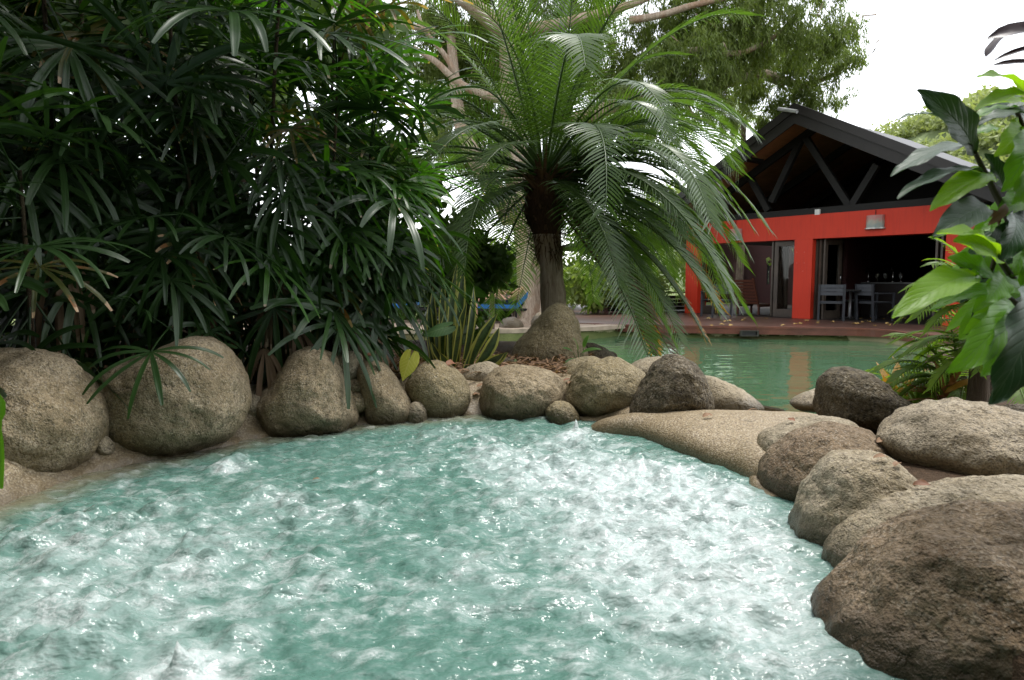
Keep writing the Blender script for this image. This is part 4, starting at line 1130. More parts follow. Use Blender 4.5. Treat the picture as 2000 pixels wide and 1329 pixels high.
M['bark_dark'] = mat_bark('dark_bark', (.05, .035, .025), (.12, .09, .065), (.03, .022, .016))
B = [('shrub', 'dark green shrub behind the lady palms, far left', -5.4, 6.6, 4.6, 1.6), ('shrub', 'dark green shrub behind the lady palms, second from left', -4.1, 6.3, 4.6, 1.5),
     ('shrub', 'dark green shrub behind the lady palms, third from left', -3.0, 6.0, 4.2, 1.3), ('shrub', 'dark green shrub behind the lady palms, fourth from left', -2.0, 5.7, 4.8, 1.05), ('shrub', 'green shrub in the gap between lady palms and snake plants', -1.35, 6.5, 2.2, .7),
     ('shrub', 'dark shrub beyond the left frame edge behind the lady palms', -4.3, 4.2, 4.4, 1.3)]
for i, (nm, lb, x, y, h, r) in enumerate(B):
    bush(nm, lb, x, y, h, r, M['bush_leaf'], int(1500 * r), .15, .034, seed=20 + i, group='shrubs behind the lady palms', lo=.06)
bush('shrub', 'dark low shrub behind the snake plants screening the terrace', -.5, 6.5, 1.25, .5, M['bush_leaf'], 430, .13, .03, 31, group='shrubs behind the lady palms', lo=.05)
HB = [(-7.5, 22, 2.6, 2.2), (-4.4, 23, 2.4, 2.0), (-1.6, 22.6, 2.0, 1.9), (1.0, 24, 2.2, 2.0), (3.2, 25, 2.6, 1.9), (2.4, 19.6, 1.3, .9), (3.6, 19.9, 1.2, .8)]
HL = ['sunlit bush beyond the terrace, furthest left', 'sunlit bush beyond the terrace behind the loungers', 'sunlit bush left of the paperbark trunk', 'sunlit bush right of the paperbark trunk', 'sunlit bush far behind the planter counter', 'yellow green hedge bush behind the planter, left', 'yellow green hedge bush behind the planter, right']
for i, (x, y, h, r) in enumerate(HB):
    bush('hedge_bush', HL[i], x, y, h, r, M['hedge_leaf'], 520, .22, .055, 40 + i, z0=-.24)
for i, (x, y, h, r, lb) in enumerate(((5.5, 30, 4.5, 2.6, 'leafy tree seen through the pavilion windows, left'), (8.8, 30.5, 4.5, 2.6, 'leafy tree seen through the pavilion windows, middle'), (11.5, 28.5, 4.0, 2.4, 'leafy tree seen through the pavilion windows, right'))):
    bush('garden_tree', lb, x, y, h, r, M['hedge_leaf'], 700, .25, .06, 60 + i, z0=-.24, cat='tree', group='trees behind the pavilion')

# ------------------------------------------------------------------ wooded hill on the right
def hill():
    xs, ys = np.linspace(5, 150, 60), np.linspace(46, 130, 40)
    X, Y = np.meshgrid(xs, ys)
    def hz_(x, y):
        return -2 + 23 * np.exp(-((x - 58) / 29) ** 2) * sstep(44, 84, y) + 1.2 * fbm(x, y, .08, 3, 9)
    Z = hz_(X, Y)
    ny, nx = X.shape; idx = np.arange(nx * ny).reshape(ny, nx)
    q = np.stack([idx[:-1, :-1], idx[:-1, 1:], idx[1:, 1:], idx[1:, :-1]], -1).reshape(-1, 4)
    tag(mk('hill', np.stack([X, Y, Z], -1).reshape(-1, 3), q, mat_plain('hill_ground', (.10, .13, .05), .9, .3, .3)), 'green hillside on the right', kind='structure')
    rng = np.random.default_rng(8)
    n = 900
    x, y = rng.uniform(14, 110, n), rng.uniform(48, 92, n)
    z = hz_(x, y); keep = (x / y > .38) & (x / y < 1.05) & (z > 0)
    x, y, z = x[keep], y[keep], z[keep]
    cs = []
    for a, b, c in zip(x, y, z):
        r = rng.uniform(1.0, 2.1); k = int(26 * r)
        o = rng.normal(0, 1, (k, 3)); o /= np.linalg.norm(o, axis=1)[:, None]; o *= r * (.75 + .3 * rng.random(k))[:, None]
        o[:, 2] = np.abs(o[:, 2]) * 1.1 + r * .2
        cs.append(np.array([a, b, c]) + o)
    V, f, A = leaf_cloud(np.concatenate(cs), None, .62, .16, 4, .5, rng, .3)
    tag(mk('hillside_forest', V, f, M['hazed_hill_leaf'], origin=(60, 70, 0), attr=A), 'green forest with haze put into its colour, covering the hillside at right', 'forest', kind='stuff')
hill()

# bushes behind the loungers; unseen shade trees added to cut the front light
for i, (x, y, h, r, lb) in enumerate(((-2.6, 16.9, 2.3, 1.0, 'dark leafy bush behind the sun lounger, left one'), (-1.1, 17.1, 2.0, .9, 'dark leafy bush behind the sun lounger, right one'), (-.35, 16.6, 1.5, .6, 'small dark bush beside the paperbark base'))):
    bush('terrace_bush', lb, x, y, h, r, M['bush_leaf'], 500, .2, .05, 80 + i, z0=-.22, lo=.1)
def added_shade_tree(x, y, h, r, label, seed):
    rng = np.random.default_rng(seed); z0 = ground_z(x, y)
    root = thing('added_shade_tree', label, 'tree', (x, y, z0), 'unseen trees added for shade behind the viewpoint')
    mb = MB(); mb.tube([(x, y, z0 - .1), (x + .1, y, z0 + h * .3), (x, y + .1, z0 + h * .6)], [.22, .17, .11], 10); mb.build('trunk', M['bark_dark'], root)
    o = rng.normal(0, 1, (950, 3)); o *= (r * rng.random(950) ** .35 / np.linalg.norm(o, axis=1))[:, None]
    cs = np.array([x, y, z0 + h * .68]) + o * np.array([1, 1, .55])
    V, f, A = leaf_cloud(cs, None, .34, .10, 5, .3, rng, .4); mk('crown', V, f, M['bush_leaf'], root, attr=A)
added_shade_tree(-4.2, -.6, 5.6, 2.6, 'unseen leafy tree added for shade left of the viewpoint', 91)
added_shade_tree(-1.5, -5.0, 6.5, 3.0, 'unseen leafy tree added for shade behind the viewpoint', 92)
added_shade_tree(3.6, -3.6, 6.0, 2.8, 'unseen leafy tree added for shade right behind the viewpoint', 93)
def light_block_bush(x, y, h, r, label, seed):  # unseen shrubs added round the viewpoint to block low sky light
    rng = np.random.default_rng(seed); z0 = -.1
    root = thing('light_block_shrub', label, 'shrub', (x, y, z0), 'unseen shrubs added to block low light')
    o = rng.uniform(-1, 1, (800, 3)); o = o[np.hypot(o[:, 0], o[:, 1]) < 1]
    cs = np.array([x, y, z0 + h * .5]) + o * np.array([r, r, h * .5])
    V, f, A = leaf_cloud(cs, None, .34, .11, 4, .25, rng, .4); mk('crown', V, f, M['bush_leaf'], root, attr=A)
    mb = MB(); mb.tube([(x, y, z0), (x + .05, y, z0 + h * .4), (x, y, z0 + h * .8)], [.08, .06, .03], 7); mb.build('trunk', M['bark_dark'], root)
for i, (x, y, h, r, lb) in enumerate(((-4.4, 1.6, 3.6, 1.1, 'unseen shrub added to block low light left of the spa'), (-4.0, -1.2, 3.8, 1.2, 'unseen shrub added to block low light behind the viewpoint, furthest left'), (-2.2, -2.4, 3.8, 1.2, 'unseen shrub added to block low light behind the viewpoint, left of centre'), (0, -2.7, 3.8, 1.2, 'unseen shrub added to block low light behind the viewpoint, centre'), (2.1, -2.2, 3.8, 1.2, 'unseen shrub added to block low light behind the viewpoint, right of centre'), (3.4, -.4, 3.4, 1.1, 'unseen shrub added to block low light right of the viewpoint'))):
    light_block_bush(x, y, h, r, lb, 200 + i)
# ------------------------------------------------------------------ lady palms on the left
DRYTIP = (0.30, 0.225, 0.15)
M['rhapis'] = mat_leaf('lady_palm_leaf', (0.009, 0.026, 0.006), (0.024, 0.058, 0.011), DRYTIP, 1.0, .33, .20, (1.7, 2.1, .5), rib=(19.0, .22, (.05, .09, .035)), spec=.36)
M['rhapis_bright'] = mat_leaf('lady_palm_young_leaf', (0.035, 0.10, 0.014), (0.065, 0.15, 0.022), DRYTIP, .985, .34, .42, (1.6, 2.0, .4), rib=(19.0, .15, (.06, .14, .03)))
M['rhapis_old'] = mat_leaf('lady_palm_yellowing_leaf', (0.045, 0.062, 0.012), (0.12, 0.10, 0.02), (.42, .28, .16), .86, .4, .35, (1.6, 1.6, .5), blotch=(14.0, .56, (.22, .10, .03)))
M['rhapis_dry'] = mat_leaf('lady_palm_dead_leaf', (0.09, 0.052, 0.028), (0.24, 0.16, 0.095), (.4, .3, .2), .9, .7, .2, (1.2, 1.0, .7))
M['cane'] = mat_bark('lady_palm_cane', (.03, .022, .014), (.085, .06, .035), (.04, .05, .02), (14, 14, 5))

def fan_mesh(name, elev, seed, mat, lmul=1.0, petiole=.30, dead=False):
    """fan leaf: petiole from the origin along +X at elevation elev, gravity along -Z"""
    rr = random.Random(seed); mb = MB()
    d = Vector((math.cos(elev), 0, math.sin(elev)))
    pts = [Vector((0, 0, 0))]; dd = d.copy(); k = 6
    for i in range(k):
        pts.append(pts[-1] + dd * (petiole / k)); dd = (dd + Vector((0, 0, -.05))).normalized()
    mb.tube(pts, [.0055 - .0022 * i / k for i in range(k + 1)], 5, False)
    hub = pts[-1]; s = Vector((0, 1, 0)); roll = rr.uniform(-.35, .35)
    nrm = dd.cross(s).normalized() * -1
    s = (s * math.cos(roll) + nrm * math.sin(roll)).normalized(); nrm = s.cross(dd).normalized()
    if nrm.z < 0 and elev > -1.2: nrm = -nrm
    n = rr.randint(8, 11); span = rr.uniform(1.75, 2.25) if not dead else rr.uniform(.5, .9)
    for i in range(n):
        u = (i / (n - 1)) * 2 - 1
        a = u * span + rr.uniform(-.09, .09)
        L = (.43 - .10 * abs(u) ** 1.5) * lmul * rr.uniform(.8, 1.12); W = rr.uniform(.0098, .0165) * lmul * (1.1 if i in (0, n - 1) else 1)
        if dead: W *= .7
        v = (dd * math.cos(a) + s * math.sin(a) + nrm * rr.uniform(.02, .16)).normalized()
        p = hub + v * .006; seg = 8; path, ws, ups = [], [], []
        droop = rr.uniform(.06, .19) if not dead else rr.uniform(.5, .8)
        up = nrm.copy(); tw = rr.uniform(-.06, .06)
        for q in range(seg + 1):
            t = q / seg
            path.append(p.copy()); ups.append(up.copy())
            prof = min(1, .30 + 2.6 * t) * (1.0 if t < .70 else 1 - .55 * ((t - .70) / .30) ** 1.6)
            ws.append(W * prof)
            p = p + v * (L / seg)
            v = (v + Vector((0, 0, -droop * (0.35 + 1.3 * t)))).normalized()
            up = (up - v * up.dot(v)); up = (up + v.cross(up) * tw).normalized()
        mb.strip(path, ws, ups, 4, .22, rr.random(), .07)
    return mb.mesh(name, mat)

ELEVS = [1.15, .75, .35, -.1, -.55, -1.0]
FANS = {}
for kind, mat in (('g', 'rhapis'), ('b', 'rhapis_bright'), ('o', 'rhapis_old')):
    for ei, e in enumerate(ELEVS):
        for k in range(5 if kind == 'g' else 3):
            FANS[kind, ei, k] = fan_mesh('frond', e, 1000 + ei * 10 + k + ord(kind), M[mat], 1.0 + .10 * (k - 2), .22 + .05 * k)
for k in range(3): FANS['d', 0, k] = fan_mesh('dead_frond', -.9 - .15 * k, 1900 + k, M['rhapis_dry'], 1.05, .22, True)

def lady_palm(x, y, h, n, label, seed, lean=(0, 0), bright=0.0, lo=.35, face=None, scale=1.0, dead=3, z=None, old=.05):
    rr = random.Random(seed); z0 = ground_z(x, y) if z is None else z
    root = thing('lady_palm', label, 'palm', (x, y, z0), 'lady palms on the left bank')
    def pos(t): return Vector((lean[0] * t * t * h, lean[1] * t * t * h, h * t))
    mb = MB(); mb.tube([pos(i / 7) + Vector((0, 0, -.05 if i == 0 else 0)) for i in range(8)], [.0125 - .004 * i / 7 for i in range(8)], 7)
    link('stem', mb.mesh('stem', M['cane']), root)
    az = rr.random() * 6.28
    n = int(n * 1.9)
    for i in range(n):
        t = lo + (1 - lo) * (i + .5) / n + rr.uniform(-.02, .02)
        az += 2.4 + rr.uniform(-.3, .3)
        a = az
        if face is not None and rr.random() < .62: a = face + rr.uniform(-1.15, 1.15)
        rel = (t - lo) / (1 - lo)
        e = rel ** 1.9 * 2.1 - .95 + rr.uniform(-.25, .25)
        ei = min(range(len(ELEVS)), key=lambda k: abs(ELEVS[k] - e))
        u = rr.random()
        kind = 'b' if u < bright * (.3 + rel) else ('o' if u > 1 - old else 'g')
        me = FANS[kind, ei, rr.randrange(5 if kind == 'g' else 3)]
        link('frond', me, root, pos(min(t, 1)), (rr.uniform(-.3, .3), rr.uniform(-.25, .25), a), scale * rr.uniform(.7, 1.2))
    for i in range(dead):
        link('dead_frond', FANS['d', 0, rr.randrange(3)], root, pos(lo * rr.uniform(.55, 1.2)), (0, 0, (face if face is not None else 0) + rr.uniform(-1.6, 1.6)), rr.uniform(.9, 1.25))
    return root
FC = -math.pi / 2     # facing the camera
LP = [  # x, y, height, fronds, bright, face, label bits
 (-2.15, 1.75, 1.75, 17, 0, .35, 'lady palm leaning in at the top left corner, nearest the camera'),
 (-2.55, 2.35, 2.25, 20, 0, -.2, 'lady palm rising behind the left edge boulder'),
 (-2.15, 3.05, 1.05, 9, 0, FC, 'short lady palm drooping between the two largest boulders'),
 (-2.75, 3.1, 2.7, 22, 0, -.6, 'tall lady palm at the far left of the clump'),
 (-2.25, 3.42, 2.9, 24, .05, FC, 'tall lady palm above the biggest round boulder'),
 (-1.72, 3.62, 2.8, 24, .05, FC, 'tall lady palm above the peaked boulder, left stem'),
 (-1.35, 3.78, 2.6, 24, .25, FC + .3, 'tall lady palm above the peaked boulder, right stem'),
 (-1.60, 3.55, 1.15, 9, 0, FC, 'short lady palm hanging low over the peaked boulder'),
 (-1.95, 3.85, 1.9, 18, 0, FC, 'middle height lady palm in deep shade of the clump'),
 (-1.08, 4.05, 1.85, 22, .6, FC + .6, 'lady palm with bright fresh fronds at the top right of the clump'),
 (-0.95, 4.35, 1.45, 20, .45, -.4, 'lady palm reaching out furthest right, towards the date palm'),
 (-1.2, 4.2, 1.1, 9, .1, FC, 'short lady palm left of the snake plants'),
 (-1.25, 4.6, 2.55, 22, .4, -.3, 'lady palm at the back right of the clump'),
 (-1.9, 4.6, 2.9, 22, .1, FC, 'lady palm at the back middle of the clump'),
 (-2.6, 4.3, 3.0, 22, 0, FC, 'lady palm at the back left of the clump'),
 (-3.3, 3.7, 3.0, 20, 0, -.8, 'lady palm at the outer left back of the clump'),
 (-2.9, 2.2, 2.9, 22, 0, -.1, 'lady palm overhanging from beyond the left frame edge'),
 (-1.5, 4.15, 1.7, 16, .05, FC + .2, 'middle height lady palm behind the slanting boulder'),
 (-2.45, 3.75, 1.5, 14, 0, FC, 'middle height lady palm behind the biggest boulder'),
]
for i, (x, y, h, n_, br, fc, lb) in enumerate(LP):
    rr = random.Random(i + 50)
    lady_palm(x, y, h, n_, lb, 300 + i, (rr.uniform(-.02, .10) + (.05 if x > -1.2 else 0), rr.uniform(-.16, -.02)), br, (.62 if x > -1 else .30 if h > 1.4 else .4), fc, 1.0, 3 if h > 1.5 else 1)
# one fan draped over the biggest boulder
hub = at(292, 664, 2.90); az_ = -1.45
o = thing('lady_palm', 'low lady palm shoot with one fan draped on the biggest boulder', 'palm', (hub.x - .06, 3.62, ground_z(hub.x, 3.62)), 'lady palms on the left bank')
q0 = Vector(o.location); st = hub - Vector((math.cos(az_), math.sin(az_), 0)) * .25 + Vector((0, 0, .04)) - q0
mb = MB(); mb.tube([Vector((0, 0, -.05)), Vector((0, -.1, .30)), st], [.009, .007, .005], 6); link('stem', mb.mesh('stem', M['cane']), o)
link('frond', FANS['g', 3, 2], o, st, (0, .15, az_), .8); link('frond', FANS['g', 1, 0], o, st * .9, (0, 0, -2.9), .8)

# ------------------------------------------------------------------ feather palm by the pool
M['date'] = mat_leaf('date_palm_leaf', (0.042, 0.082, 0.020), (0.095, 0.15, 0.038), None, .9, .32, .34, (1.7, 2.0, .5), spec=.55)
M['date_old'] = mat_leaf('date_palm_yellowing_leaf', (0.03, 0.06, 0.018), (0.075, 0.105, 0.025), (.36, .17, .03), .74, .4, .38, (1.7, 1.7, .5))
M['date_dead'] = mat_leaf('date_palm_dead_leaf', (0.07, 0.035, 0.018), (0.15, 0.08, 0.04), None, .9, .7, .2)
M['fibre'] = mat_bark('palm_fibre', (.018, .010, .006), (.075, .038, .020), (.13, .055, .025), (12, 12, 4))

def feather(name, elev, seed, mat, L=2.1, n=58, ll=.34, droop=.9, lw=.0068, keel=.35, bare=.16, hang=.0, seg=14):
    rr = random.Random(seed); mb = MB()
    d = Vector((math.cos(elev), 0, math.sin(elev))); p = Vector((0, 0, 0)); R_ = [p.copy()]; Dv = [d.copy()]
    side_bend = rr.uniform(-.04, .04)
    for i in range(seg):
        p = p + d * (L / seg); R_.append(p.copy())
        t = i / seg
        d = (d + Vector((0, side_bend, -droop * (.4 + 1.5 * t) * (max(.15, math.hypot(d.x, d.y))) / seg * 1.4))).normalized(); Dv.append(d.copy())
    mb.tube(R_, [.013 * (1 - .88 * i / seg) + .001 for i in range(seg + 1)], 5, False)
    for i in range(n):
        t = bare + (1 - bare) * (i / (n - 1)) ** .95
        x = t * seg; k = min(int(x), seg - 1); fr = x - k
        b = R_[k].lerp(R_[k + 1], fr); tg = Dv[k].lerp(Dv[min(k + 1, seg)], fr).normalized()
        for sgn in (-1, 1):
            s = tg.cross(Vector((0, 0, 1)))
            s = (s.normalized() if s.length > .05 else Vector((0, 1, 0))) * sgn
            up = (s.cross(tg) * sgn).normalized()
            if up.z < 0: up = -up
            prof = (math.sin(math.pi * min(1, .16 + .84 * t) ** .8) ** .55) if t < .98 else .35
            l = ll * (.30 + .75 * prof) * rr.uniform(.88, 1.1)
            ang = 1.22 - .55 * t + rr.uniform(-.07, .07)
            v = (tg * math.cos(ang) + s * math.sin(ang) + up * (keel * rr.uniform(.6, 1.3))).normalized()
            q = b.copy(); path, ws = [], []; m = 5
            g = rr.uniform(.10, .24) + hang
            for j in range(m + 1):
                u = j / m; path.append(q.copy()); ws.append(lw * (min(1, .45 + 3 * u) * (1 - u ** 2.2) + .04))
                q = q + v * (l / m); v = (v + Vector((0, 0, -g * (.4 + u)))).normalized()
            upv = (up * .75 + s * (-.5)).normalized()
            mb.strip(path, ws, upv, 1, 0, rr.random(), 0, t * .55, .55 * t + .45)
    return mb.mesh(name, mat)

def feather_palm():
    Yp = 6.0
    c = at(1062, 352, Yp)
    gz = ground_z(.3, 6.0)
    root = thing('date_palm', 'arching feather palm with dark fibrous trunk beside the pool', 'palm', (c.x + .10, Yp, gz))
    base = Vector(root.location); top = c - base
    mb = MB(); N_ = 16
    prof = [(0, .13), (.2, .115), (.45, .10), (.55, .11), (.68, .125), (.82, .155), (.93, .15), (1.0, .12), (1.08, .05)]
    pts = [Vector((top.x * t + .02 * math.sin(t * 5), 0, top.z * t)) for t, r in prof]
    V, f = [], []
    lev = catmull([(p.x, p.z, r) for p, (t, r) in zip(pts, prof)], 6); nn = 22
    for x_, z_, r_ in lev:
        for k in range(nn):
            a = k * 2 * math.pi / nn
            r2 = r_ * (1 + .16 * pnoise(np.array([a * 3.0]), np.array([z_ * 9.0]), np.array([1.0]), 4)[0] + .10 * ((k % 2) - .5))
            V.append((x_ + r2 * math.cos(a), r2 * math.sin(a), z_))
    for j in range(len(lev) - 1):
        for k in range(nn): f.append((j * nn + k, j * nn + (k + 1) % nn, (j + 1) * nn + (k + 1) % nn, (j + 1) * nn + k))
    cut = int(len(lev) * .50) * nn
    lo_ = [q for q in f if max(q) < cut + nn]; hi_ = [q for q in f if max(q) >= cut + nn]
    link('lower_trunk', new_mesh('lower_trunk', V[:cut + nn], lo_, M['paperbark']), root)
    link('fibrous_trunk', new_mesh('fibrous_trunk', V[cut:], [tuple(k - cut for k in q) for q in hi_], M['fibre']), root)
    rs = random.Random(9)
    for i in range(46):      # long brown stalks of shed leaves fanning out below the crown
        a = i * 2.4; el = rs.uniform(-.05, .95); l = rs.uniform(.25, .52)
        v = Vector((math.cos(a) * math.cos(el), math.sin(a) * math.cos(el), math.sin(el)))
        p0 = top + Vector((math.cos(a) * .08, math.sin(a) * .08, rs.uniform(-.14, .02)))
        q = MB(); q.strip([p0, p0 + v * l * .5, p0 + v * l + Vector((0, 0, -.03))], [.017, .011, .003], Vector((0, 0, 1)), 2, .5, rs.random()); link('dry_stalk', q.mesh('dry_stalk', M['stub']), root)
    rr = random.Random(3)
    # stubs of old leaf stalks and hanging fibre, each stub its own part
    for i in range(54):
        a = i * 2.4; t = .55 + .5 * (i / 54); z_ = top.z * t; r_ = np.interp(t, [q[0] for q in prof], [q[1] for q in prof])
        v = Vector((math.cos(a), math.sin(a), .2 + 1.0 * (t - .5) + rr.uniform(-.2, .3))).normalized()
        p0 = Vector((top.x * t, 0, z_)) + Vector((math.cos(a), math.sin(a), 0)) * (r_ * .75)
        l = rr.uniform(.08, .17) + (.22 * max(0, t - .85) / .2 if t > .85 else 0); path = [p0, p0 + v * l * .5, p0 + v * l + Vector((0, 0, .02))]
        q = MB(); q.strip(path, [.02, .016, .008], Vector((0, 0, 1)), 2, .5, rr.random()); link('stalk_stub', q.mesh('stalk_stub', M['stub']), root)
    q = MB()
    for i in range(420):
        a = rr.random() * 6.28; t = rr.uniform(.56, 1.0); r_ = np.interp(t, [w[0] for w in prof], [w[1] for w in prof])
        p0 = Vector((top.x * t, 0, top.z * t)) + Vector((math.cos(a), math.sin(a), 0)) * r_
        l = rr.uniform(.06, .2); o_ = Vector((math.cos(a), math.sin(a), 0))
        q.strip([p0, p0 + o_ * .03 + Vector((0, 0, -l * .4)), p0 + o_ * .035 + Vector((rr.uniform(-.03, .03), 0, -l))], [.004, .003, .001], o_, 1, 0, rr.random())
    fo = link('fibre', q.mesh('fibre', M['fibre']), root); fo['kind'] = 'stuff'
    vars_ = {}
    for e in (1.35, 1.05, .75, .45, .15, -.2, -.6):
        for k in range(3):
            vars_[e, k] = feather('frond', e, int(e * 100) + 500 + k, M['date'], 1.95 + .18 * (k - 1), 50, .31, {1.35: .8, 1.05: 1.2, .75: 1.5, .45: 1.6, .15: 1.5, -.2: 1.1, -.6: .8}[e], hang=-.03, keel=.10, lw=.0062)
    old = [feather('yellowing_frond', -.25 - .2 * k, 900 + k, M['date_old'], 2.0, 50, .27, .9, hang=-.02, keel=.1) for k in range(3)]
    dead = [feather('dead_frond', -.75 - .1 * k, 950 + k, M['date_dead'], 1.9, 36, .28, .7, hang=.3) for k in range(2)]
    rings = [(1.35, 9, .0, None), (1.05, 11, .5, None), (.75, 13, .9, None), (.45, 13, .2, (150, 205)), (.15, 13, .4, (165, 290)), (-.2, 11, 1.1, (150, 305)), (-.6, 9, .3, (140, 300))]
    for e, n, ph, skip in rings:
        for i in range(n):
            a = ph + i * 2 * math.pi / n + rr.uniform(-.18, .18); deg = math.degrees(a) % 360
            if skip and skip[0] < deg < skip[1] and rr.random() < .8: continue
            o_ = Vector((math.cos(a), math.sin(a), 0)) * .05
            link('frond', vars_[e, rr.randrange(3)], root, top + o_ + Vector((0, 0, .02 + .06 * e)), (rr.uniform(-.08, .08), rr.uniform(-.10, .10), a), rr.uniform(.88, 1.08))
    for i, (e, a) in enumerate(((-.2, 3.9), (-.6, 3.75), (.15, 4.1), (-.2, 5.2), (-.6, 5.5), (.15, 5.6), (.45, 3.4), (.15, 2.9), (-.2, 2.6), (.75, 3.6), (.45, 4.5), (.75, 5.3))): link('frond', vars_[e, i % 3], root, top + Vector((0, 0, .02)), (rr.uniform(-.1, .1), rr.uniform(-.1, .1), a), rr.uniform(.85, 1.0))
    for i in range(22): link('frond', vars_[(.75, .45, .15, -.2)[i % 4], rr.randrange(3)], root, top + Vector((.03, 0, .02)), (rr.uniform(-.1, .1), rr.uniform(-.1, .1), rr.uniform(-.75, .8)), rr.uniform(.85, 1.05))
    for i in range(10): link('frond', vars_[(.45, .15, .45, .75, .15)[i % 5], rr.randrange(3)], root, top + Vector((.03, 0, .02)), (rr.uniform(-.1, .1), rr.uniform(-.1, .1), -.35 + i * .09), rr.uniform(.85, 1.0))
    for i, a in enumerate((-.1, -.45, .25)): link('yellowing_frond', old[i % 3], root, top + Vector((0, 0, -.03)), (0, 0, a), rr.uniform(.9, 1.05))
    for i, a in enumerate((-.25, -.6)): link('dead_frond', dead[i], root, top + Vector((0, 0, -.08)), (0, 0, a), 1.0)
M['stub'] = mat_leaf('palm_stalk_stub', (0.07, 0.035, 0.02), (0.16, 0.085, 0.05), None, rough=.8, trans=.05)
feather_palm()

# ------------------------------------------------------------------ snake plants
M['snake'] = mat_leaf('snake_plant_leaf', (0.022, 0.045, 0.016), (0.05, 0.085, 0.028), None, rough=.35, trans=.12, margin=(.30, .30, .075), band=(.018, .032, .014))
def blade(base, tip, w, bow=.08, twist=.6, up=None, n=12, cols=4, fold=.28, seed=1, tipw=.0):
    """strap leaf from base to tip"""
    rr = random.Random(seed); base, tip = Vector(base), Vector(tip); ax = (tip - base)
    sd = Vector((rr.uniform(-1, 1), rr.uniform(-1, 1), .1)).normalized() * (ax.length * bow)
    path, ws, ups = [], [], []
    u0 = (up or Vector((rr.uniform(-.5, .5), -1, .2))).normalized()
    for i in range(n + 1):
        t = i / n
        path.append(base + ax * t + sd * math.sin(math.pi * t)); ws.append(w * (.55 + 1.1 * t - .55 * t * t) * (1 - max(0, t - .6) ** 1.6 / .4 ** 1.6 * .97))
        a = twist * (t - .5); ups.append((u0 * math.cos(a) + ax.normalized().cross(u0) * math.sin(a)).normalized())
    mb = MB(); mb.strip(path, ws, ups, cols, fold, rr.random()); return mb
def snake_plant(label, Y, leaves, seed):
    x0 = sum(l[0] for l in leaves) / len(leaves)
    p = at(x0, 735, Y); root = thing('snake_plant', label, 'plant', (p.x, Y, ground_z(p.x, Y) + .0), 'snake plants on the bank')
    b = Vector(root.location)
    for i, (bx, tx, ty, w, dy) in enumerate(leaves):
        q = at(bx, 735, Y); q.z = b.z - .02; t = at(tx, ty, Y + dy)
        m = blade(q - b, t - b, w, .05, 1.1, seed=seed + i)
        link('leaf', m.mesh('leaf', M['snake']), root)
    return root
snake_plant('tall snake plant with yellow edged leaves, highest leaf reaching the green backlit leaf', 4.75, [(880, 893, 508, .030, 0), (893, 905, 515, .034, .05), (872, 868, 540, .026, -.05), (862, 845, 560, .028, .05), (905, 925, 560, .028, 0), (895, 912, 590, .026, -.1)], 11)
snake_plant('snake plant with leaning yellow edged leaves beside the tall one', 4.6, [(858, 838, 585, .024, 0), (868, 872, 600, .022, .05), (846, 828, 620, .022, 0), (884, 898, 620, .024, -.1), (850, 852, 640, .02, 0)], 31)
snake_plant('low broad snake plant sprawling beside the pale flat boulder', 4.5, [(915, 972, 612, .036, -.05), (925, 975, 640, .04, 0), (905, 940, 650, .03, .05), (920, 985, 690, .034, -.1), (890, 860, 690, .03, -.15), (930, 992, 688, .03, -.1), (880, 842, 668, .022, 0)], 51)

# ------------------------------------------------------------------ broad single leaves: taro and friends
M['taro'] = mat_leaf('taro_leaf', (0.05, 0.12, 0.035), (0.07, 0.15, 0.045), rough=.4, trans=.3, veins=(7, .35, (.12, .2, .08)))
M['taro_yellow'] = mat_leaf('yellow_taro_leaf', (0.34, 0.34, 0.04), (0.42, 0.40, 0.06), rough=.45, trans=.3, veins=(6, .35, (.50, .46, .12)), tcol=(1.3, 1.2, .6), blotch=(5.0, .66, (.22, .16, .03)))
M['backlit'] = mat_leaf('backlit_green_leaf', (0.07, 0.19, 0.015), (0.11, 0.26, 0.03), rough=.4, trans=.5, veins=(8, .4, (.16, .3, .06)), tcol=(1.6, 1.9, .5))
def heart_leaf(tip, stem, w, nrm, curl=.15):
    """heart leaf with two back lobes: stem joint -> tip"""
    tip, stem, nrm = Vector(tip), Vector(stem), Vector(nrm).normalized()
    ax = tip - stem; L = ax.length; ax.normalize(); s = ax.cross(nrm).normalized(); nrm = s.cross(ax).normalized()
    out = [(1.0, 0), (.85, .10), (.65, .27), (.42, .42), (.2, .50), (0, .52), (-.2, .47), (-.36, .36), (-.42, .24), (-.34, .12), (-.15, .05), (0, .0)]
    V, A, f = [], [], []
    n = len(out)
    for k in range(4):
        sc = k / 3
        for sg in (1, -1):
            for t, b in out:
                tt, bb = t * 1.0, b * sc
                tt = t if sc > 0 else max(t, 0) * 1.0
                z = -curl * L * (abs(bb) * 1.2) ** 1.5 - curl * .6 * L * max(0, tt) ** 2 + .02 * L * math.sin(tt * 9) * bb
                V.append(stem + ax * (tt * L) + s * (sg * bb * 2 * w) + nrm * z); A.append((max(0, tt), .5, .5 + .5 * sg * bb * 2 * .95, 1))
    for k in range(3):
        for g in (0, 1):
            for i in range(n - 1):
                a = (k * 2 + g) * n + i; b = ((k + 1) * 2 + g) * n + i
                f.append((a, a + 1, b + 1, b) if g == 0 else (b, b + 1, a + 1, a))
    return V, f, A
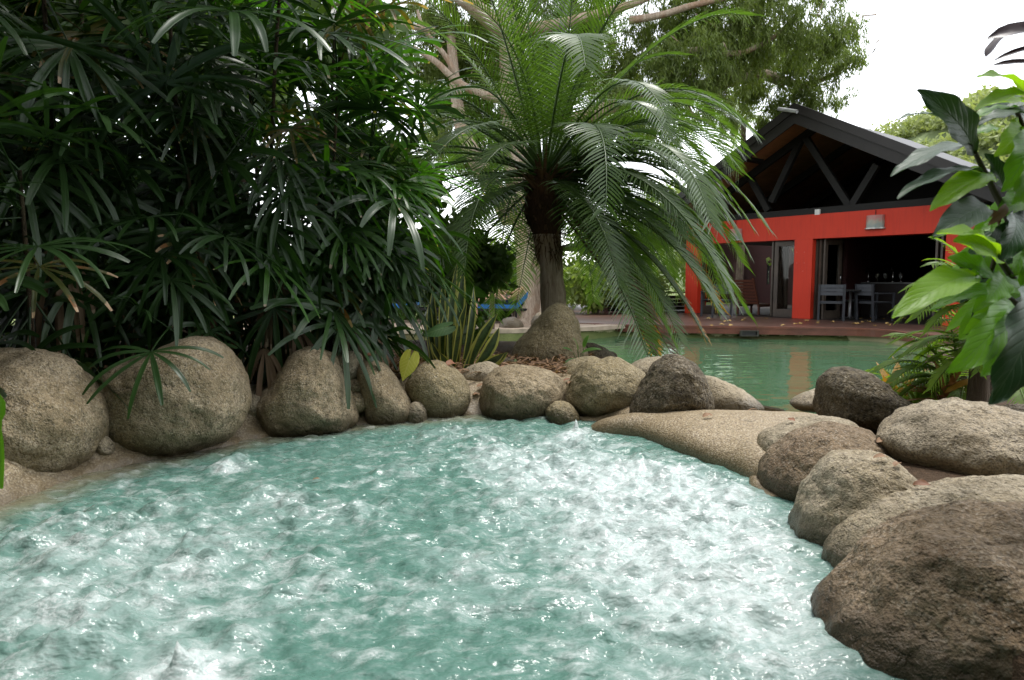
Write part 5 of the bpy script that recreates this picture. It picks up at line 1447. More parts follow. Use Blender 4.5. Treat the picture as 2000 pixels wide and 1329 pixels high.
def taro(name, label, leaves, mat, base, group=None):
    b = Vector(base); root = thing(name, label, 'plant', b, group)
    for tip, st, w, nr in leaves:
        V, f, A = heart_leaf(tip - b, st - b, w, nr)
        link('leaf', new_mesh('leaf', V, f, mat, True, A), root)
        mb = MB(); mid = (b + st) / 2 - b + Vector((0, .05, .05))
        P = [Vector(p) for p in catmull([(0, 0, -.03), tuple(mid), tuple(st - b)], 6)]
        mb.tube(P, [.009 - .005 * i / (len(P) - 1) for i in range(len(P))], 6); link('stalk', mb.mesh('stalk', M['stalk']), root)
M['stalk'] = mat_plain('green_stalk', (.10, .15, .05), .5)
p0 = at(800, 740, 3.95); p0.z = ground_z(p0.x, 3.95)
taro('taro_plant', 'single bright yellow taro leaf between two boulders', [(at(785, 745, 3.68), at(800, 702, 3.72), .052, (-.1, -1, .35))], M['taro_yellow'], p0)
p0 = at(870, 735, 4.9); p0.z = ground_z(p0.x, 4.9)
taro('taro_plant', 'green taro with two leaves low among the snake plants', [(at(820, 655, 4.5), at(868, 640, 4.55), .06, (.1, -.6, .8)), (at(905, 640, 4.9), at(880, 600, 4.9), .05, (0, -.7, .7))], M['taro'], p0)
p0 = at(905, 700, 6.2); p0.z = ground_z(p0.x, 6.2)
taro('elephant_ear', 'elephant ear with backlit bright green leaves above the snake plants', [(at(900, 560, 6.0), at(880, 478, 6.0), .16, (.2, -1, .3)), (at(960, 580, 6.1), at(905, 555, 6.1), .10, (.1, -.6, .8)), (at(800, 560, 6.2), at(835, 520, 6.2), .11, (-.2, -.8, .5)), (at(945, 520, 6.4), at(930, 470, 6.4), .10, (.2, -1, .2))], M['backlit'], p0)
p0 = at(1010, 735, 4.75); p0.z = ground_z(p0.x, 4.75)
taro('taro_plant', 'small green seedling by the foot of the pointed boulder', [(at(1020, 745, 4.7), at(1000, 730, 4.7), .03, (0, -.8, .5)), (at(985, 728, 4.7), at(1003, 722, 4.7), .025, (0, -.8, .5))], M['taro'], p0)

# small plant with lance leaves growing over the pointed boulder
M['lance'] = mat_leaf('lance_leaf', (0.05, 0.13, 0.025), (0.09, 0.19, 0.04), rough=.4, trans=.4)
def leaf_blade(base, tip, w, up, bend=.1, n=9, cols=4, fold=.18, wave=.0, rnd=.5, shape=.8, curl=0.0):
    base, tip, up = Vector(base), Vector(tip), Vector(up).normalized(); ax = tip - base; L = ax.length
    nn = (up - ax.normalized() * up.dot(ax.normalized())).normalized()
    path, ws = [], []
    for i in range(n + 1):
        t = i / n
        path.append(base + ax * t + nn * (bend * L * 4 * t * (1 - t)))
        ws.append(w * max(.02, math.sin(math.pi * min(1, t ** .85)) ** shape) + .001)
    mb = MB(); mb.strip(path, ws, nn, cols, fold, rnd)
    if wave:
        q = random.Random(int(rnd * 1e4))
        ph = q.random() * 6
        k = cols + 1
        for i in range(n + 1):
            for c in (0, cols):
                j = i * k + c; mb.v[j] = tuple(Vector(mb.v[j]) + nn * (wave * w * math.sin(i * 1.3 + ph + c)))
    return mb
def sprig(name, label, base, leaves, mat, w, cat='plant', group=None):
    b = Vector(base); root = thing(name, label, cat, b, group); rr = random.Random(len(label))
    for i, (q, t) in enumerate(leaves):
        m = leaf_blade(q - b, t - b, w * rr.uniform(.8, 1.2), (rr.uniform(-.4, .4), -.5, 1), .1, rnd=rr.random())
        link('leaf', m.mesh('leaf', mat), root)
        mb = MB(); mb.tube([Vector((0, 0, -.02)), (q - b) * .5 + Vector((0, 0, .03)), q - b], [.005, .004, .003], 5); link('stalk', mb.mesh('stalk', M['stalk']), root)
p0 = at(1135, 735, 4.7); p0.z -= .03
sprig('seedling', 'small lance leaved plant before the pointed boulder', p0, [(at(1120, 690, 4.75), at(1098, 680, 4.7)), (at(1128, 685, 4.75), at(1118, 660, 4.7)), (at(1135, 690, 4.75), at(1175, 683, 4.7)), (at(1125, 700, 4.7), at(1095, 722, 4.65)), (at(1140, 680, 4.8), at(1150, 655, 4.8))], M['lance'], .018)

# ------------------------------------------------------------------ leafy shrub at the right edge: every leaf is placed
M['big_dark'] = mat_leaf('shrub_dark_leaf', (0.020, 0.052, 0.022), (0.034, 0.078, 0.028), rough=.44, trans=.14, veins=(9, .30, (.05, .09, .045)), spec=.32, blotch=(16.0, .70, (.08, .07, .03)))
M['big_green'] = mat_leaf('shrub_green_leaf', (0.08, 0.20, 0.014), (0.14, 0.28, 0.026), rough=.4, trans=.5, veins=(9, .30, (.10, .2, .05)), tcol=(1.5, 1.7, .5))
M['big_lime'] = mat_leaf('shrub_lime_leaf', (0.15, 0.30, 0.012), (0.23, 0.38, 0.022), rough=.42, trans=.58, veins=(10, .30, (.22, .36, .06)), tcol=(1.6, 1.6, .5), blotch=(20.0, .72, (.16, .14, .03)))
M['purple'] = mat_leaf('purple_leaf', (0.022, 0.010, 0.012), (0.05, 0.022, 0.028), rough=.4, trans=.15, tcol=(1.5, .8, .9))
SH = [ # base px, tip px, depth base, depth tip, half width m, kind, up
 ((1902, 300), (1790, 176), 1.42, 1.32, .034, 'd', (-.5, -.9, .35)), ((1900, 282), (1740, 345), 1.42, 1.30, .024, 'd', (.0, -.35, 1)), ((1920, 335), (1752, 388), 1.40, 1.28, .020, 'd', (0, -.3, 1)), ((1868, 246), (1752, 234), 1.48, 1.42, .014, 'd', (0, -.25, 1)),
 ((1938, 340), (1816, 413), 1.42, 1.30, .026, 'l', (0, -.6, .9)), ((1945, 350), (1842, 365), 1.45, 1.40, .022, 'l', (.1, -.7, .6)), ((1925, 400), (1822, 462), 1.38, 1.28, .030, 'd', (.3, -.7, .7)),
 ((2010, 190), (1908, 152), 1.40, 1.30, .022, 'l', (0, -.5, .9)), ((2010, 185), (1905, 215), 1.40, 1.28, .018, 'l', (0, -.6, .8)), ((2015, 205), (1925, 205), 1.5, 1.45, .02, 'l', (0, -.6, .8)), ((1990, 210), (1895, 235), 1.48, 1.44, .018, 'g', (0, -.3, 1)), ((2020, 225), (1910, 245), 1.45, 1.40, .022, 'd', (0, -.4, 1)),
 ((1995, 245), (1942, 305), 1.48, 1.40, .030, 'l', (.3, -.9, .3)), ((2010, 260), (1955, 375), 1.42, 1.36, .040, 'g', (.2, -1, .2)), ((2030, 300), (1975, 400), 1.38, 1.33, .036, 'g', (.2, -1, .1)), ((1960, 370), (1925, 300), 1.5, 1.48, .022, 'd', (.2, -1, .2)),
 ((1948, 505), (1828, 458), 1.30, 1.22, .020, 'l', (.0, -.6, .9)), ((1950, 508), (1862, 470), 1.28, 1.22, .030, 'l', (.1, -.8, .5)), ((1945, 545), (1850, 505), 1.30, 1.24, .026, 'g', (.1, -.8, .6)), ((1905, 540), (1742, 622), 1.28, 1.14, .030, 'l', (-.1, -.75, .75)), ((1960, 540), (1925, 590), 1.26, 1.22, .024, 'g', (.1, -1, .2)), ((1992, 570), (1815, 606), 1.32, 1.25, .018, 'g', (0, -.5, .9)), ((2005, 560), (1940, 580), 1.3, 1.25, .022, 'g', (0, -.6, .8)),
 ((1975, 590), (1852, 728), 1.24, 1.14, .034, 'g', (.4, -.9, .4)), ((1990, 600), (1915, 735), 1.22, 1.15, .030, 'g', (.3, -1, .3)), ((2015, 560), (1930, 790), 1.14, 1.06, .050, 'd', (.35, -1, .25)), ((1985, 640), (1885, 690), 1.3, 1.25, .025, 'g', (.1, -.6, .8)),
 ((1980, 420), (1945, 510), 1.34, 1.28, .030, 'd', (.3, -1, .2)), ((2015, 430), (1960, 470), 1.4, 1.36, .030, 'd', (.2, -.8, .5)), ((2000, 450), (1975, 540), 1.36, 1.3, .03, 'g', (.2, -1, .3)), ((1930, 480), (1990, 440), 1.4, 1.45, .022, 'd', (0, -1, .3)), ((1950, 250), (1905, 262), 1.5, 1.5, .018, 'g', (0, -.5, .9)), ((2020, 380), (1950, 420), 1.45, 1.4, .03, 'g', (0, -.8, .5)), ((2030, 480), (1995, 560), 1.3, 1.25, .035, 'g', (0, -1, .3)), ((2030, 330), (1985, 250), 1.5, 1.45, .03, 'g', (0, -1, .2)),
 ((1915, 545), (1820, 575), 1.36, 1.34, .012, 'g', (0, -.5, .9)), ((2000, 520), (1900, 610), 1.4, 1.36, .024, 'g', (0, -.7, .7)), ((1990, 660), (1900, 620), 1.34, 1.3, .02, 'g', (0, -.7, .7)), ((2030, 640), (1960, 690), 1.25, 1.2, .03, 'd', (0, -.8, .6)),
]
sb = Vector((1.33, 1.62, ground_z(1.33, 1.62) + .05))
shrub = thing('broadleaf_shrub', 'broad leaved shrub with lime and dark leaves at the right edge', 'shrub', sb)
KM = {'d': M['big_dark'], 'g': M['big_green'], 'l': M['big_lime']}
rr = random.Random(12)
for i, (b_, t_, yb, yt, w, kd, up) in enumerate(SH):
    q, t = at(*b_, yb), at(*t_, yt)
    m = leaf_blade(q - sb, t - sb, w, up, rr.uniform(.05, .13), 14, 6, rr.uniform(.12, .35), .16, rr.random(), .75)
    link('leaf', m.mesh('leaf', KM[kd]), shrub)
for i in range(44):   # inner leaves that fill the body of the shrub
    q = at(rr.uniform(1920, 2040), rr.uniform(330, 640), rr.uniform(1.5, 2.0))
    a = rr.uniform(1.6, 4.6); t = q + Vector((math.cos(a) * .15, -.04, rr.uniform(-.16, .04)))
    m = leaf_blade(q - sb, t - sb, rr.uniform(.018, .034), (rr.uniform(-.4, .4), -.8, .6), .1, 9, 4, .2, .1, rr.random(), .75)
    link('leaf', m.mesh('leaf', KM[rr.choice('ddggg')]), shrub)
for i in range(46):   # leaves of the shrub's body beyond the frame edge and behind
    q = at(rr.uniform(1985, 2260), rr.uniform(150, 720), rr.uniform(1.45, 1.9))
    a = rr.uniform(0, 6.28); t = q + Vector((math.cos(a) * .13 - .05, -.03, rr.uniform(-.12, .05)))
    m = leaf_blade(q - sb, t - sb, rr.uniform(.022, .038), (rr.uniform(-.4, .4), -.8, .6), .1, 9, 4, .2, .1, rr.random(), .75)
    link('leaf', m.mesh('leaf', KM[rr.choice('ddg')]), shrub)
M['twig'] = mat_plain('shrub_twig', (.07, .055, .035), .7, .3, 20)
for L in ([None, (2030, 560, 1.45), (1975, 440, 1.42), (1940, 370, 1.42), (1915, 320, 1.42), (1900, 290, 1.42)], [None, (2060, 400, 1.5), (2010, 280, 1.48), (1985, 215, 1.46)], [None, (2040, 620, 1.4), (1990, 560, 1.32), (1950, 505, 1.3), (1925, 480, 1.3)], [None, (2050, 700, 1.35), (2010, 620, 1.28), (1970, 580, 1.26)], [(1945, 500, 1.3), (1930, 540, 1.3), (1905, 540, 1.28)], [(1940, 370, 1.42), (1905, 300, 1.42), (1868, 246, 1.48)]):
    P = [Vector((0, 0, -.1)) if l is None else at(*l) - sb for l in L]
    P = [Vector(p) for p in catmull([tuple(p) for p in P], 6)]
    mb = MB(); mb.tube(P, [(.010 if L[0] is None else .004) * (1 - .7 * i / (len(P) - 1)) + .001 for i in range(len(P))], 6)
    link('branch', mb.mesh('branch', M['twig']), shrub)
# dry brown leaves caught in it
for b_, t_, y_ in (((1965, 400), (1930, 440), 1.38), ((1950, 440), (1920, 410), 1.4)):
    m = leaf_blade(at(*b_, y_) - sb, at(*t_, y_) - sb, .008, (0, -1, .3), .2, 8, 4, .5, .2, .3); link('dry_leaf', m.mesh('dry_leaf', M['rhapis_dry']), shrub)
# purple leaved plant in the top right corner
pb = Vector((1.75, 1.75, ground_z(1.75, 1.75)))
pp = thing('purple_cordyline', 'dark purple strap leaves hanging in the top right corner', 'plant', pb)
hub = at(2120, 60, 1.5)
for b_, t_, w in (((2110, 120), (1928, 75), .030), ((2100, 130), (1942, 118), .010), ((2090, 190), (1938, 128), .012), ((2080, 60), (1985, -20), .025), ((2120, 60), (2010, 40), .03)):
    m = leaf_blade(at(*b_, 1.5) - pb, at(*t_, 1.42) - pb, w, (-.3, -.7, .6), .14, 12, 4, .35, .1, .4, .6); link('leaf', m.mesh('leaf', M['purple']), pp)
m = leaf_blade(at(1960, 70, 1.43) - pb, at(1926, 112, 1.42) - pb, .012, (-1, -.4, .3), .05, 8, 4, .3, .1, .4, .6); link('leaf', m.mesh('leaf', M['purple']), pp)
mb = MB(); mb.tube([Vector((0, 0, -.05)), (hub - pb) * .5 + Vector((.08, 0, 0)), hub - pb], [.018, .015, .012], 7); link('stem', mb.mesh('stem', M['twig']), pp)

# ------------------------------------------------------------------ ferns, bromeliads, grass on the right bank
M['fern'] = mat_leaf('fern_leaf', (0.10, 0.18, 0.026), (0.19, 0.28, 0.05), (.20, .10, .03), .97, .45, .48, (1.5, 1.6, .5))
FV = [feather('frond', e, 700 + k, M['fern'], .62, 20, .15, 1.1, .0085, .1, .15, .02, 9) for k, e in enumerate((1.1, .8, .5, .2, .9, .4))]
def fern(label, loc, n, seed, scale=1.0, face=None):
    rr = random.Random(seed); root = thing('fern', label, 'fern', loc, 'ferns on the right bank')
    for i in range(n):
        a = i * 2.4 + rr.uniform(-.3, .3)
        if face is not None: a = face + rr.uniform(-1.2, 1.2)
        link('frond', FV[rr.randrange(6)], root, (0, 0, 0), (rr.uniform(-.15, .15), rr.uniform(-.2, .2), a), scale * rr.uniform(.75, 1.15))
def onbank(px, Y, dz=0.0):
    p = at(px, 700, Y); return Vector((p.x, Y, ground_z(p.x, Y) + dz))
fern('fern with upright light green fronds behind the lime leaf', onbank(1915, 2.75, .56), 18, 1, .50, math.pi)
fern('fern spreading low fronds towards the pool', onbank(1925, 2.9, .36), 20, 2, .56, math.pi * .95)
fern('fern with low fronds brushing the bromeliads', onbank(1870, 3.1, .2), 16, 7, .6, math.pi)
fern('fern beside the shaded boulder', onbank(1960, 3.3, .15), 11, 3, .8)
fern('small fern between the bromeliads and the pool', onbank(1800, 3.35, .05), 9, 4, .5)
# mounds of earth and root that carry the raised ferns
M['root'] = M['bark_dark']
for px, Y, h, lb in ((1915, 2.75, .58, 'dark mossy tree fern stump carrying the upright fern'), (1927, 2.92, .38, 'low dark root mound under the spreading fern')):
    b = onbank(px, Y); mb = MB(); mb.tube([b + Vector((0, 0, z)) for z in (-.1, .1, h * .6, h)], [.05, .045, .035, .03], 10)
    tag(mb.build('fern_stump', M['root'], origin=tuple(b)), lb, 'stump')
M['brom'] = mat_leaf('bromeliad_leaf', (0.30, 0.16, 0.02), (0.42, 0.24, 0.04), (.35, .2, .06), .9, .45, .4, (1.4, 1.2, .4), blotch=(7.0, .55, (.16, .16, .03)))
M['brom_dry'] = mat_leaf('dry_bromeliad_leaf', (0.20, 0.09, 0.035), (0.34, 0.19, 0.09), None, .9, .6, .3, (1.3, 1.0, .6))
M['brom_green'] = mat_leaf('green_strap_leaf', (0.10, 0.17, 0.03), (0.19, 0.26, 0.05), (.3, .2, .06), .93, .45, .4)
def rosette(name, label, loc, n, L, w, mat, seed, lo=.2, hi=1.3, bend=-.15):
    rr = random.Random(seed); root = thing(name, label, 'plant', loc, 'strap leaved plants on the right bank')
    for i in range(n):
        a = i * 2.4 + rr.uniform(-.2, .2); e = rr.uniform(lo, hi); l = L * rr.uniform(.7, 1.15)
        t = Vector((math.cos(a) * math.cos(e), math.sin(a) * math.cos(e), math.sin(e))) * l; t.z -= .12 * l
        m = leaf_blade((0, 0, 0), t, w * rr.uniform(.8, 1.2), (-math.cos(a), -math.sin(a), 1.2), rr.uniform(.05, .16), 9, 2, .35, 0, rr.random(), .45)
        link('leaf', m.mesh('leaf', mat), root)
rosette('bromeliad', 'orange bromeliad beside the dark pitted boulder', onbank(1742, 3.3, .02), 15, .34, .015, M['brom'], 5)
rosette('bromeliad', 'orange and green bromeliad behind the first, nearer the pool', onbank(1775, 3.4, .02), 14, .30, .013, M['brom'], 6)
rosette('bromeliad', 'dry coppery bromeliad rosette before the shaded boulder', onbank(1850, 3.0, .12), 28, .24, .012, M['brom_dry'], 7, .0, 1.1)
rosette('strap_plant', 'light green strap leaved plant between the bromeliads', onbank(1800, 3.2, .04), 13, .30, .016, M['brom_green'], 8, .5, 1.4)
rosette('strap_plant', 'green strap leaves at the pool edge left of the dark pitted boulder', onbank(1668, 3.35, -.12), 7, .26, .012, M['brom_green'], 9, .2, 1.2)
M['fan_pale'] = mat_leaf('grey_green_fan_leaf', (0.05, 0.10, 0.045), (0.085, 0.14, 0.065), rough=.35, trans=.25)
# long ochre leaf lying before the shaded boulder
m = leaf_blade(at(1845, 768, 2.9), at(1930, 742, 2.9), .014, (0, -.6, 1), .12, 10, 2, .3, .1, .6, .4)
tag(m.build('fallen_strap_leaf', M['brom'], origin=tuple(at(1845, 768, 2.9))), 'long ochre strap leaf lying among the coppery rosettes', 'leaf')
# blade at the left frame edge
gb = Vector((-2.55, 1.55, .12))
gp = thing('strap_leaf_plant', 'single green blade hanging at the left frame edge over the water', 'plant', gb)
for k, (ux, uy, lx, ly) in enumerate(((0, 800, 3, 955), (-50, 740, -70, 900))):
    P = [Vector(p) for p in catmull([(0, 0, 0), (.35, -.05, .55), (.75, -.05, .85), tuple(at(ux - 60, uy - 70, 1.45) - gb), tuple(at(ux - 6, uy + 40, 1.43) - gb), tuple(at(lx, ly, 1.43) - gb)], 5)]
    mb = MB(); mb.strip(P, [.011 * math.sin(math.pi * (.08 + .9 * i / (len(P) - 1))) ** .6 + .001 for i in range(len(P))], Vector((.4, -1, .2)), 4, .25, .5); link('leaf', mb.mesh('leaf', M['big_green']), gp)
# ------------------------------------------------------------------ fallen leaves
M['litter'] = mat_leaf('fallen_dry_leaf', (0.17, 0.09, 0.045), (0.34, 0.20, 0.11), None, .9, .7, .15)
M['litter_red'] = mat_leaf('fallen_red_leaf', (0.17, 0.065, 0.03), (0.27, 0.12, 0.06), None, .9, .6, .2)
M['litter_yel'] = mat_leaf('fallen_yellow_leaf', (0.45, 0.30, 0.10), (0.55, 0.38, 0.14), None, .9, .6, .2)
def fallen(label, p, L, w, ang, mat, curl=.12, group='fallen leaves', seed=1):
    rr = random.Random(seed); p = Vector(p)
    m = leaf_blade(Vector((-L / 2 * math.cos(ang), -L / 2 * math.sin(ang), .004)), Vector((L / 2 * math.cos(ang), L / 2 * math.sin(ang), .006)), w, (rr.uniform(-.3, .3), rr.uniform(-.5, -.1), 1), curl, 8, 4, rr.uniform(.2, .5), .15, rr.random(), .7)
    o = link('fallen_leaf', m.mesh('fallen_leaf', mat), None, p)
    return tag(o, label, 'leaf', group)
bpy.context.view_layer.update()
dg = bpy.context.evaluated_depsgraph_get()
def hit(px, py):
    """the surface a pixel's ray meets"""
    ok, loc, nrm, ix, ob, mx = scene.ray_cast(dg, CAM, ray(px, py).normalized())
    return loc if ok else None
for px, py, L, w, a, mt, lb in ((1382, 818, .075, .018, .3, 'litter', 'curled tan leaf lying on the spillway near the pointed boulder'), (1545, 826, .045, .014, 2.2, 'litter_red', 'small red leaf lying on the spillway'), (1470, 806, .07, .004, .1, 'litter', 'thin dry twig leaf lying at the back of the spillway'),
    (1800, 955, .06, .014, -.3, 'litter_red', 'large orange brown leaf wedged below the big grey boulder'), (1722, 868, .07, .014, .4, 'litter', 'dry leaf on the ledge beside the brown egg boulder'), (1720, 902, .06, .012, .0, 'litter', 'pale curled leaf behind the rough speckled boulder'), (1752, 915, .05, .012, .6, 'litter', 'small pale leaf right of the rough speckled boulder'),
    (1108, 748, .09, .016, .5, 'litter_red', 'orange leaf caught between the loaf and the round brown boulder'), (1113, 752, .07, .014, 1.2, 'litter', 'tan leaf caught between the loaf and the round brown boulder'), (940, 758, .10, .018, .8, 'litter', 'curled brown leaf left of the loaf boulder'), (930, 775, .06, .016, .2, 'litter', 'tan leaf below the small pale flat boulder'), (880, 716, .12, .03, 1.0, 'litter_red', 'large red brown leaf below the snake plants'),
    (722, 700, .08, .02, .6, 'litter_red', 'orange leaf on the soil left of the yellow taro'), (618, 942, .035, .006, .2, 'litter', 'tiny dark leaf floating on the spa')):
    h = hit(px, py)
    if h: fallen(lb, h + Vector((0, 0, .006)), L * .75, w * .75, a, M[mt], .15, seed=px)
rr = random.Random(77)
for i in range(34):
    px, py = rr.uniform(1380, 1770), rr.uniform(622, 638)
    p = onz(px, py, ZD)
    fallen('small yellow leaf fallen on the timber deck', p + Vector((0, 0, .004)), .11, .03, rr.uniform(0, 6), M['litter_yel'], .1, 'yellow leaves scattered on the deck', i)
# leaf litter on the bed: too many to count
mb = MB()
for i in range(1500):
    u = rr.random()
    if u < .5: x, y = rr.uniform(-2.6, -.6), rr.uniform(4.0, 4.9)
    else: x, y = rr.uniform(-.9, .6), rr.uniform(4.2, 5.2)
    z = ground_z(x, y) + .012; a = rr.uniform(0, 6.28); L = rr.uniform(.05, .16); d = Vector((math.cos(a), math.sin(a), rr.uniform(-.15, .25))) * L
    q = Vector((x, y, z)); w = rr.uniform(.004, .012)
    mb.strip([q, q + d * .5 + Vector((0, 0, .012)), q + d], [w * .5, w, .001], Vector((rr.uniform(-.4, .4), rr.uniform(-.4, .4), 1)), 2, .3, rr.random())
tag(mb.build('leaf_litter', M['litter'], origin=(-1.5, 4, .2)), 'brown leaf litter on the soil under the palms', 'leaf litter', kind='stuff')

# ------------------------------------------------------------------ sun loungers and sunbathers across the pool
M['blue'] = mat_plain('blue_cushion', (.015, .13, .40), .7, .15); M['navy'] = mat_plain('navy_cloth', (.015, .025, .07), .8, .2)
M['white'] = mat_plain('white_towel', (.72, .72, .70), .9, .08); M['skin'] = mat_plain('skin', (.50, .29, .19), .5, .12, 8)
M['hair'] = mat_plain('dark_hair', (.03, .02, .012), .5, .3, 30, stretch=(10, 10, 1))
def lounger(label, loc, rz, back=.9, mat=M['blue']):
    o = thing('sun_lounger', label, 'sun lounger', loc, 'sun loungers on the terrace'); o.rotation_euler = (0, 0, rz)
    for sy in (-1, 1):
        for x in (.12, 1.15): part(o, 'leg', MB().box((x, sy * .28 - .02, 0), (.04, 0, 0), (0, .04, 0), (0, 0, .28)), M['dark'])
        part(o, 'rail', MB().box((0, sy * .30 - .02, .28), (1.9, 0, 0), (0, .04, 0), (0, 0, .05)), M['dark'])
    part(o, 'leg', MB().box((1.75, -.26, 0), (.04, 0, 0), (0, .52, 0), (0, 0, .28)), M['dark'])
    part(o, 'seat_cushion', MB().box((.0, -.29, .332), (1.2, 0, 0), (0, .58, 0), (0, 0, .08)), mat)
    c, s = math.cos(back), math.sin(back)
    part(o, 'back_cushion', MB().box((1.21, -.29, .335), (.72 * c, 0, .72 * s), (0, .58, 0), (-.08 * s, 0, .08 * c)), mat)
    part(o, 'back_frame', MB().box((1.22, -.27, .328), (.72 * c, 0, .72 * s), (0, .54, 0), (.025 * s, 0, -.025 * c)), M['dark'])
    return o
def body(name, root, joints, edges, mat, lev=2):
    """one continuous skinned figure; joints = [(x, y, z, r)]"""
    me = bpy.data.meshes.new(name); me.from_pydata([j[:3] for j in joints], edges, []); me.update()
    o = link(name, me, root); me.materials.append(mat)
    sk_ = o.modifiers.new('skin', 'SKIN')
    for v, j in zip(me.skin_vertices[0].data, joints): v.radius = (j[3], j[3])
    me.skin_vertices[0].data[0].use_root = True
    sb_ = o.modifiers.new('sub', 'SUBSURF'); sb_.levels = sb_.render_levels = lev
    o2 = o
    bpy.context.view_layer.update()
    ev = o.evaluated_get(bpy.context.evaluated_depsgraph_get())
    m2 = bpy.data.meshes.new_from_object(ev); o.modifiers.clear(); o.data = m2
    if not m2.materials: m2.materials.append(mat)
    m2.polygons.foreach_set('use_smooth', np.ones(len(m2.polygons), bool))
    return o
def person(label, loc, rz, J, E, clothes, hairj):
    o = thing('person', label, 'person', loc, 'sunbathers'); o.rotation_euler = (0, 0, rz)
    body('body', o, J, E, M['skin'])
    for nm, j, e, m in clothes: body(nm, o, j, e, m)
    body('hair', o, hairj, [(i, i + 1) for i in range(len(hairj) - 1)], M['hair'])
    return o
lp = onz(924, 634, ZD)
L1 = lounger('sun lounger with blue cushion seen between snake plants and palm', lp + Vector((-.25, .55, 0)), .08, .85)
lounger('blue sun lounger glimpsed low through the lady palm stems', onz(752, 634, ZD) + Vector((-.7, .8, 0)), .05, .5)
# sunbather reclining on the lounger: hips at the fold, knees bent, torso along the raised back
sy_ = 0.0
zc = .50
J = [(1.12, 0, zc, .105), (1.26, 0, zc + .17, .10), (1.40, 0, zc + .34, .115), (1.46, 0, zc + .45, .05), (1.49, 0, zc + .54, .075), (1.50, -.01, zc + .64, .06),
     (1.05, .09, zc, .085), (.72, .10, zc + .28, .06), (.50, .10, zc - .02, .045), (.34, .11, zc + .01, .03),
     (1.05, -.09, zc, .085), (.70, -.10, zc + .12, .06), (.34, -.12, zc, .042), (.16, -.12, zc + .05, .03),
     (1.38, .17, zc + .33, .05), (1.16, .25, zc + .16, .04), (.98, .14, zc + .2, .03), (.90, .12, zc + .21, .022),
     (1.38, -.17, zc + .33, .05), (1.16, -.25, zc + .12, .04), (.95, -.20, zc + .04, .03), (.87, -.19, zc + .03, .022)]
E = [(0, 1), (1, 2), (2, 3), (3, 4), (4, 5), (0, 6), (6, 7), (7, 8), (8, 9), (0, 10), (10, 11), (11, 12), (12, 13), (2, 14), (14, 15), (15, 16), (16, 17), (2, 18), (18, 19), (19, 20), (20, 21)]
person('person reclining on the blue lounger in navy shorts', L1.location, L1.rotation_euler.z, J, E,
       [('shorts', [(1.14, 0, zc + .02, .118), (1.05, .09, zc + .0, .10), (.9, .095, zc + .12, .085), (1.05, -.09, zc + .0, .10), (.9, -.095, zc + .05, .085)], [(0, 1), (1, 2), (0, 3), (3, 4)], M['navy'])],
       [(1.52, 0, zc + .56, .074), (1.525, 0, zc + .64, .07)])
# second sunbather sitting on the edge of the lounger's foot, knees to the pool
z1 = .50
J = [(.15, .02, z1, .11), (.14, .05, z1 + .2, .10), (.14, .07, z1 + .42, .12), (.13, .06, z1 + .53, .05), (.12, .04, z1 + .62, .075), (.12, .03, z1 + .72, .06),
     (.24, -.04, z1 - .0, .08), (.26, -.40, z1 - .02, .055), (.27, -.42, z1 - .40, .04), (.27, -.52, z1 - .46, .03),
     (.06, -.04, z1 - .0, .08), (.03, -.40, z1 - .02, .055), (.02, -.42, z1 - .40, .04), (.02, -.52, z1 - .46, .03),
     (.31, .05, z1 + .40, .05), (.38, -.08, z1 + .18, .04), (.28, -.26, z1 + .09, .03), (.25, -.33, z1 + .08, .022),
     (-.03, .05, z1 + .40, .05), (-.10, -.08, z1 + .18, .04), (.0, -.26, z1 + .09, .03), (.04, -.33, z1 + .08, .022)]
person('person sitting on the lounger foot in a navy top, elbows on knees', L1.location, L1.rotation_euler.z, J, E,
       [('top', [(.15, .02, z1 + .0, .125), (.14, .05, z1 + .2, .115), (.14, .07, z1 + .40, .135), (.30, .05, z1 + .39, .06), (-.02, .05, z1 + .39, .06)], [(0, 1), (1, 2), (2, 3), (2, 4)], M['navy'])],
       [(.12, .06, z1 + .64, .076), (.12, .05, z1 + .72, .07)])
tw = MB(); 
for i in range(1): tw.box((1.30, -.27, .56), (.40, 0, .46), (0, .54, 0), (-.02, 0, .017))
t_ = thing('towel', 'white towel hung over the raised back of the blue lounger', 'towel', L1.location); t_.rotation_euler = L1.rotation_euler
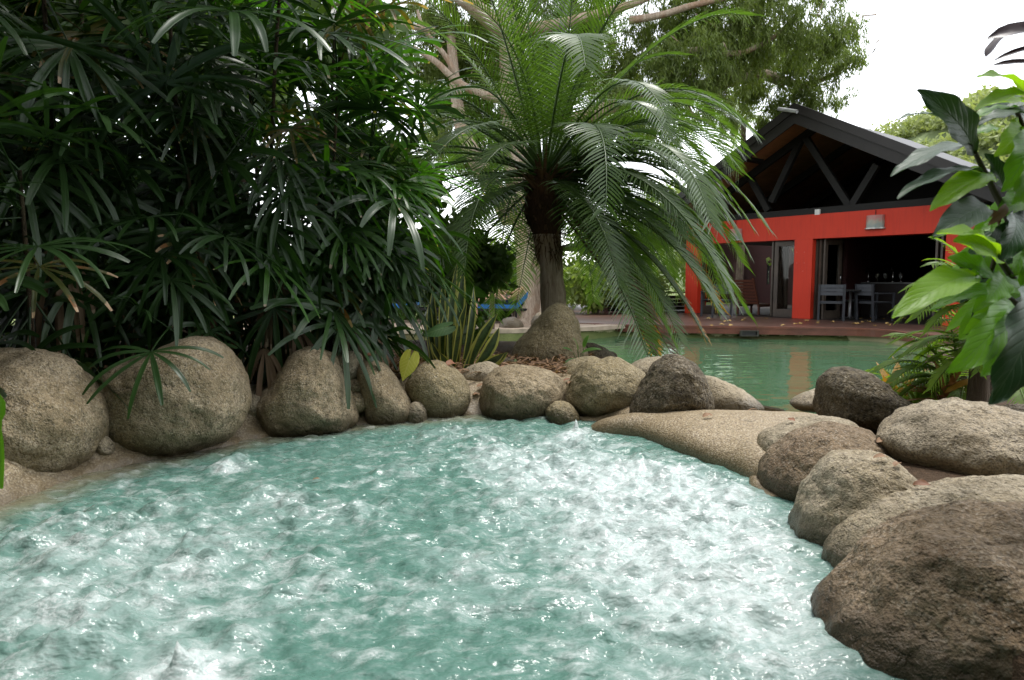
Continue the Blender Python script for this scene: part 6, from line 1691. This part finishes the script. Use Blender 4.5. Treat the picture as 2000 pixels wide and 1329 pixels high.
# towel as a draped sheet with folds
V, f = [], []
for i in range(13):
    for j in range(9):
        u, v = i / 12, j / 8
        s_ = .30 + .52 * u; x = 1.21 + s_ * math.cos(.85) - .083 * math.sin(.85); z = .335 + s_ * math.sin(.85) + .083 * math.cos(.85)
        if u > .85: x += (u - .85) * .5; 
        V.append((x, -.27 + .54 * v, z + .008 * math.sin(v * 17 + u * 4) + .012))
for i in range(12):
    for j in range(8): f.append((i * 9 + j, i * 9 + j + 1, i * 9 + 10 + j, i * 9 + 9 + j))
link('cloth', new_mesh('cloth', V, f, M['white']), t_)

# dark cordyline between lounger and palm
M['cord'] = mat_leaf('dark_red_cordyline_leaf', (0.045, 0.012, 0.012), (0.09, 0.03, 0.022), None, rough=.45, trans=.2, tcol=(1.5, .8, .6))
cb = onz(957, 640, ZD) + Vector((0, -.4, 0)); cb = Vector((at(957, 640, 12.6).x, 13.45, ZD))
cd = thing('red_cordyline', 'dark red cordyline on a thin trunk before the sun lounger', 'plant', cb)
mb = MB(); mb.tube([Vector((0, 0, 0)), Vector((.02, 0, .6)), Vector((-.03, 0, 1.15))], [.07, .05, .04], 8); link('trunk', mb.mesh('trunk', M['bark_dark']), cd)
for i in range(64):
    a = i * 2.4; e = rr.uniform(-.5, 1.3); l = rr.uniform(.35, .6); zz = rr.uniform(.75, 1.2)
    m = leaf_blade(Vector((0, 0, zz)), Vector((0, 0, zz)) + Vector((math.cos(a) * math.cos(e), math.sin(a) * math.cos(e), math.sin(e))) * l, .028, (0, 0, 1), .12, 5, 2, .3, 0, rr.random(), .5)
    link('leaf', m.mesh('leaf', M['cord']), cd)
# far palm beyond the pavilion roof
fp = Vector((at(1452, 240, 27).x, 27, -.24)); top = at(1452, 232, 27) - fp
fpo = thing('distant_palm', 'pale distant palm crown above the pavilion roof', 'palm', fp)
mb = MB(); mb.tube([Vector((0, 0, 0)), top * .5 + Vector((.1, 0, 0)), top], [.16, .13, .1], 8); link('trunk', mb.mesh('trunk', M['bark_dark']), fpo)
FP = [feather('frond', e, 1300 + i, M['hedge_leaf'], 1.9, 26, .42, 1.1, .022, .1, .12, .06) for i, e in enumerate((1.0, .5, .1))]
for i in range(14): link('frond', FP[i % 3], fpo, top, (0, 0, i * 2.4), rr.uniform(.8, 1.1))
